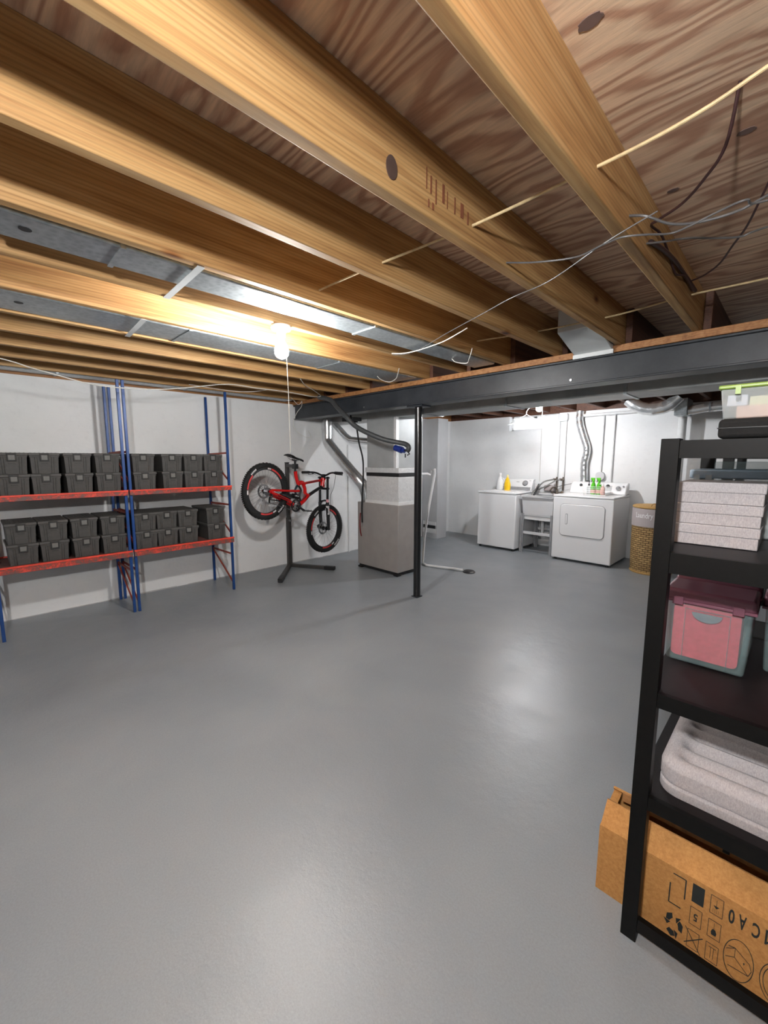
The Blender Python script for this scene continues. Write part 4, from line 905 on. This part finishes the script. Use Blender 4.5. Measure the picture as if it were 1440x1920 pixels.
# brown item under clear box
# pink boxes on the third shelf
def pink_box(label, x0, x1, y0, y1, H=.198):
    z = .7768; t = thing('pink_storage_box', label, 'box', ((x0+x1)/2, (y0+y1)/2, z), 'pink storage boxes')
    s_ = .008
    obj('body', M().hexa([(x0+s_, y0+s_, z), (x1-s_, y0+s_, z), (x1-s_, y1-s_, z), (x0+s_, y1-s_, z), (x0, y0, z+H), (x1, y0, z+H), (x1, y1, z+H), (x0, y1, z+H)]), 'clear_dark', t, bevel=.010, seg=3)
    obj('contents', M().prism(rr(x0+.020, x1-.024, z+.020, z+H-.012, .014), yfn, y0+.009, y1-.02), 'pink', t)
    L_ = obj('lid', M().box(x0-.006, x1+.006, y0-.006, y1+.006, z+H-.004, z+H+.034), 'lid_pink', t, bevel=.010, seg=3)
    obj('lid_lip', M().box(x0-.008, x1+.008, y0-.009, y1+.008, z+H-.006, z+H+.002), 'lid_pink', t, bevel=.001)
    for x in (x0+.018, x1-.045):
        obj('latch', M().box(x, x+.026, y0-.013, y0-.005, z+H-.012, z+H+.012).box(x, x+.002, y0-.016, y0-.012, z+H-.012, z+H+.014), 'lid_pink', t, bevel=.001)
    m0 = x0+(x1-x0)*.24; m1 = x0+(x1-x0)*.76
    obj('moulded_frame', M().box(m0, m0+.0016, y0+.0005, y0+.004, z+.012, z+H-.022).box(m1, m1+.0016, y0+.0005, y0+.004, z+.012, z+H-.022).box(m0, m1, y0-.0005, y0+.003, z+H-.024, z+H-.0222), MT['clear_dark'], t)
    cx = (m0+m1)/2; pts = [(cx+.036*cos(a), z+H-.030+.026*sin(a)) for a in [pi+pi*i/16 for i in range(17)]]
    obj('handle_recess', M().prism(pts, yfn, y0-.001, y0+.002), plain('recess_grey', (.20, .23, .25), .5), t)
    return t
pink_box('clear storage box with pink contents and plum lid on the shelf, front left', -.254, -.050, 1.503, 1.645)
pink_box('plum lidded box behind the front pink one, only its lid showing', -.254, -.050, 1.67, 1.83, .202)
pink_box('plum box at the right picture edge beside the front pink one', -.030, .17, 1.60, 1.80, .200)
# cushion (folded mattress) on the fourth shelf
def pillow(name, mat, parent, x0, x1, y0, y1, z0, h, rc, groove, N=44, Mm=30, soft=.03):
    vs = []; fs = []
    def pt(i, j):
        a = x0+(x1-x0)*i/N; b_ = y0+(y1-y0)*j/Mm
        # pull the corners in to a rounded rectangle
        dx = min(a-x0, x1-a); dy = min(b_-y0, y1-b_)
        if dx < rc and dy < rc:
            u, v = (rc-dx), (rc-dy); m = max(u, v); L = sqrt(u*u+v*v)
            if L > 0:
                u2, v2 = u*m/L, v*m/L; sx = 1 if a < (x0+x1)/2 else -1; sy = 1 if b_ < (y0+y1)/2 else -1
                a += sx*(u-u2); b_ += sy*(v-v2); d = rc-m
            else: d = rc
        else: d = min(dx, dy)
        return a, b_, d
    for j in range(Mm+1):
        for i in range(N+1):
            a, b_, d = pt(i, j); e = min(1, d/soft); prof = sqrt(max(0, 1-(1-e)**2))
            gf = max(0, min(1, (min(a-x0, x1-a)-.035)/.03))*max(0, min(1, (min(b_-y0, y1-b_)-.03)/.03))
            zz = z0+h*.66+h*.34*prof
            if groove: zz -= groove*gf*(.5-.5*cos(2*pi*(b_-y0-.02)/.068))
            vs.append((a, b_, zz))
    n0 = len(vs)
    for j in range(Mm):
        for i in range(N): fs.append((j*(N+1)+i, j*(N+1)+i+1, (j+1)*(N+1)+i+1, (j+1)*(N+1)+i))
    loop = [i for i in range(N+1)]+[(j*(N+1)+N) for j in range(1, Mm+1)]+[Mm*(N+1)+i for i in range(N-1, -1, -1)]+[j*(N+1) for j in range(Mm-1, 0, -1)]
    cxm, cym = (x0+x1)/2, (y0+y1)/2
    for zf, ins in ((.60, 0), (.12, 0), (0, .006)):
        for q in loop:
            a, b_, _ = vs[q]; vs.append((a+(cxm-a)*ins/.1*.1, b_+(cym-b_)*ins/.1*.1, z0+h*zf))
    L = len(loop)
    for q in range(L):
        q2 = (q+1) % L; fs.append((loop[q], loop[q2], n0+q2, n0+q))
        for r_ in range(2): fs.append((n0+r_*L+q, n0+r_*L+q2, n0+(r_+1)*L+q2, n0+(r_+1)*L+q))
    fs.append(tuple(n0+2*L+q for q in range(L)))
    return obj(name, M().add(vs, fs), mat, parent, smooth=50)
t = thing('folded_cushion', 'pale grey channelled cushion lying folded on the fourth shelf', 'cushion', (0, 1.45, .4685))
pillow('lower_layer', 'linen', t, -.206, .30, 1.305, 1.66, .4687, .036, .05, 0, soft=.012)
pillow('channelled_layer', 'linen', t, -.206, .30, 1.305, 1.66, .503, .064, .05, .024)
t = thing('rolled_pillow', 'pale grey pillow standing behind the folded cushion', 'pillow', (0, 1.74, .4685))
pillow('pillow', 'linen', t, -.215, .28, 1.68, 1.86, .4687, .17, .06, 0, soft=.05)
# top of the shelving: black case and clear bin
t = thing('flat_case', 'black zipped flat case lying on top of the shelving', 'case', (.0, 1.4, 1.45))
cs_ = obj('case', M().box(-.146, .26, 1.285, 1.60, 1.4495, 1.496), 'case', t, bevel=.010, seg=3)
obj('zip', M().box(-.1475, .261, 1.2835, 1.601, 1.4735, 1.4755), 'blk_gloss', t)
t = thing('clear_bin', 'clear plastic bin with lime green lid on top of the black case', 'bin', (.0, 1.4, 1.497))
obj('body', M().hexa([(-.140, 1.300, 1.4965), (.24, 1.300, 1.4965), (.24, 1.56, 1.4965), (-.140, 1.56, 1.4965), (-.148, 1.292, 1.566), (.25, 1.292, 1.566), (.25, 1.57, 1.566), (-.148, 1.57, 1.566)]), 'clear', t, bevel=.004)
obj('lid', M().box(-.152, .254, 1.288, 1.575, 1.5655, 1.575), 'green_lid', t, bevel=.003)
obj('lid_clip', M().box(-.120, -.110, 1.284, 1.29, 1.552, 1.572), 'green_lid', t)
for (x0, x1, y0, z0, z1, m_, lb) in ((-.118, -.005, 1.325, 1.4985, 1.528, 'peach', 'peach coloured packet inside the clear bin, lower right'), (-.098, .0, 1.350, 1.529, 1.552, 'cream', 'cream packet inside the clear bin, above the peach one'), (-.138, -.10, 1.335, 1.529, 1.556, 'lilac', 'lilac packet inside the clear bin, at its left end')):
    tag(obj('packet', M().box(x0, x1, y0, y0+.10, z0, z1), m_, None, ((x0+x1)/2, y0, z0), bevel=.002), lb, 'packet')

# ------------------------------------------------------------------ long carton
t = thing('carton', 'long brown cardboard carton with printed symbols on the floor under the shelving', 'carton', (-.02, 1.42, 0))
cx0, cx1, cy0, cy1, ch_ = -.351, .42, 1.340, 1.50, .229
obj('box_body', M().box(cx0, cx1, cy0, cy0+.005, 0, ch_).box(cx0, cx1, cy1-.005, cy1, 0, ch_+.01).box(cx0, cx0+.005, cy0+.005, cy1-.005, 0, ch_).box(cx1-.005, cx1, cy0+.005, cy1-.005, 0, ch_).box(cx0, cx1, cy0+.005, cy1-.005, 0, .005), 'card', t)
obj('front_flap', M().prism([(cy0, ch_), (cy0+.056, .286), (cy0+.060, .283), (cy0+.005, ch_)], lambda a, b, q: (q, a, b), cx0+.002, cx1), 'card', t)
obj('front_flap_edge', M().prism([(cy0+.0555, .2862), (cy0+.060, .2862), (cy0+.060, .282), (cy0+.0585, .282)], lambda a, b, q: (q, a, b), cx0+.003, cx1), 'card_in', t)
bf = obj('back_flap', M().prism([(cy1-.005, ch_+.01), (cy1-.058, .300), (cy1-.050, .303), (cy1, ch_+.01)], lambda a, b, q: (q, a, b), cx0+.006, cx1), 'card', t)
obj('back_flap_lip', M().prism([(cy1-.060, .300), (cy1-.060, .272), (cy1-.057, .272), (cy1-.054, .302)], lambda a, b, q: (q, a, b), cx0+.035, cx1), 'card_in', t)
obj('end_flap', M().hexa([(cx0+.002, cy0+.06, ch_), (cx0+.006, cy0+.06, ch_), (cx0+.006, cy1-.04, ch_), (cx0+.002, cy1-.04, ch_), (cx0+.008, cy0+.065, .285), (cx0+.03, cy0+.065, .280), (cx0+.03, cy1-.05, .290), (cx0+.008, cy1-.05, .292)]), 'card', t)
obj('slot', M().box(-.056, -.040, cy1-.0615, cy1-.0585, .276, .300), 'ink', t)
pr = M(); yy = cy0-.0006
def line(a, b, wd=.0018): 
    pr.bar((a[0], yy, a[1]), (b[0], yy, b[1]), wd, .0006, up=(0, 1, 0))
def poly(pts, closed=True, wd=.0012):
    for i in range(len(pts)-(0 if closed else 1)): line(pts[i], pts[(i+1) % len(pts)], wd)
def fill(pts): pr.prism(pts, lambda a, b, q: (a, q, b), yy-.0003, yy+.0003)
line((-.151, .210), (-.120, .210), .003); line((-.1205, .210), (-.1205, .148), .003)
line((-.156, .176), (-.156, .113), .003); line((-.156, .113), (-.127, .113), .003)
fill([(-.105, .158), (-.078, .158), (-.078, .215), (-.105, .215)])
def sq(x0, x1, z0, z1, wd=.0012): poly([(x0, z0), (x1, z0), (x1, z1), (x0, z1)], True, wd)
sq(-.105, -.079, .086, .141); sq(-.106, -.080, .011, .067); sq(-.064, -.037, .158, .213); sq(-.064, -.037, .084, .138); sq(-.064, -.037, .009, .064)
line((-.112, .070), (-.074, .006), .0016); line((-.112, .017), (-.072, .062), .0022)
# umbrella, glass and hook symbols (printed upside down)
fill([(-.057, .185), (-.045, .185), (-.051, .177)]); line((-.051, .185), (-.051, .204), .0008)
for i in range(4):
    for j in range(3): fill([(-.058+i*.004, .165+j*.004), (-.057+i*.004, .165+j*.004), (-.0575+i*.004, .168+j*.004)])
fill([(-.056, .094), (-.046, .094), (-.045, .103), (-.048, .112), (-.054, .112), (-.057, .103)]); line((-.051, .112), (-.051, .131), .0009)
line((-.053, .020), (-.053, .053), .001); line((-.047, .020), (-.047, .053), .001); line((-.058, .054), (-.042, .054), .0012)
# recycling arrows
for q in range(3):
    a0 = radians(90+120*q+14)
    def rc(r, a): return (-.1395+r*cos(a)*.9, .047+r*1.55*sin(a))
    fill([rc(.014, a0), rc(.024, a0), rc(.026, a0+radians(35)), rc(.022, a0+radians(62)), rc(.0125, a0+radians(55)), rc(.0125, a0+radians(25))])
    fill([rc(.009, a0+radians(58)), rc(.028, a0+radians(66)), rc(.018, a0+radians(92))])
# circle with opened door drawing
poly([(.004+.0305*cos(a), .066+.0610*sin(a)) for a in [2*pi*i/40 for i in range(40)]], True, .0016)
poly([(-.022, .082), (-.004, .098), (-.004, .070), (-.022, .058)], False); line((-.018, .094), (-.004, .098))
poly([(-.004, .098), (.026, .076), (.031, .058), (.026, .040), (-.004, .070)], True); line((.026, .040), (-.016, .036), .0016); fill([(.014, .068), (.0155, .072), (.017, .068), (.0155, .063)])
for rr_ in (1, .82): poly([(.082+.035*rr_*cos(a), .066+.061*rr_*sin(a)) for a in [2*pi*i/40 for i in range(40)]], True, .0016)
for chh, cxg, wd in (('0', -.019, .0125), ('A', .003, .0155), ('C', .030, .0155), ('5', .0, .0)):
    if chh == '5': cxg, czg, wd, hg = -.092, .1135, .009, .024
    else: czg, hg = .183, .043
    vs, fs = glyphs(chh, lambda a, b: (cxg+wd/2-a, yy-.0003, czg+hg/2-b), wd, hg, .022); pr.add(vs, fs)
fill([(.0475, .162), (.0515, .162), (.0515, .204), (.0475, .204)]); fill([(.0515, .164), (.0515, .171), (.059, .178), (.059, .172)])
obj('printed_marks', pr, 'ink', t)

# ------------------------------------------------------------------ world and camera
wd_ = bpy.data.worlds.new('sky'); SC.world = wd_; wd_.use_nodes = True
nt = wd_.node_tree; bg = nt.nodes['Background']; sk_ = nt.nodes.new('ShaderNodeTexSky'); sk_.sky_type = 'HOSEK_WILKIE'
sk_.sun_direction = (.3, .2, .9); sk_.turbidity = 6
hs = nt.nodes.new('ShaderNodeHueSaturation'); hs.inputs['Saturation'].default_value = .3; nt.links.new(sk_.outputs[0], hs.inputs['Color'])
nt.links.new(hs.outputs[0], bg.inputs[0]); bg.inputs[1].default_value = 6.0

cam = bpy.data.cameras.new('camera'); co_ = bpy.data.objects.new('camera', cam); COL.objects.link(co_)
cam.lens = 36*773.36/1920; cam.sensor_width = 36; cam.sensor_fit = 'AUTO'; cam.clip_start = .02
co_.location = (0, 0, 1.4); co_.rotation_euler = (pi/2-.12667, 0, .78478)
SC.camera = co_
for o in bpy.data.objects:
    if '_org' in o: del o['_org']
SC.view_settings.exposure = 1.75
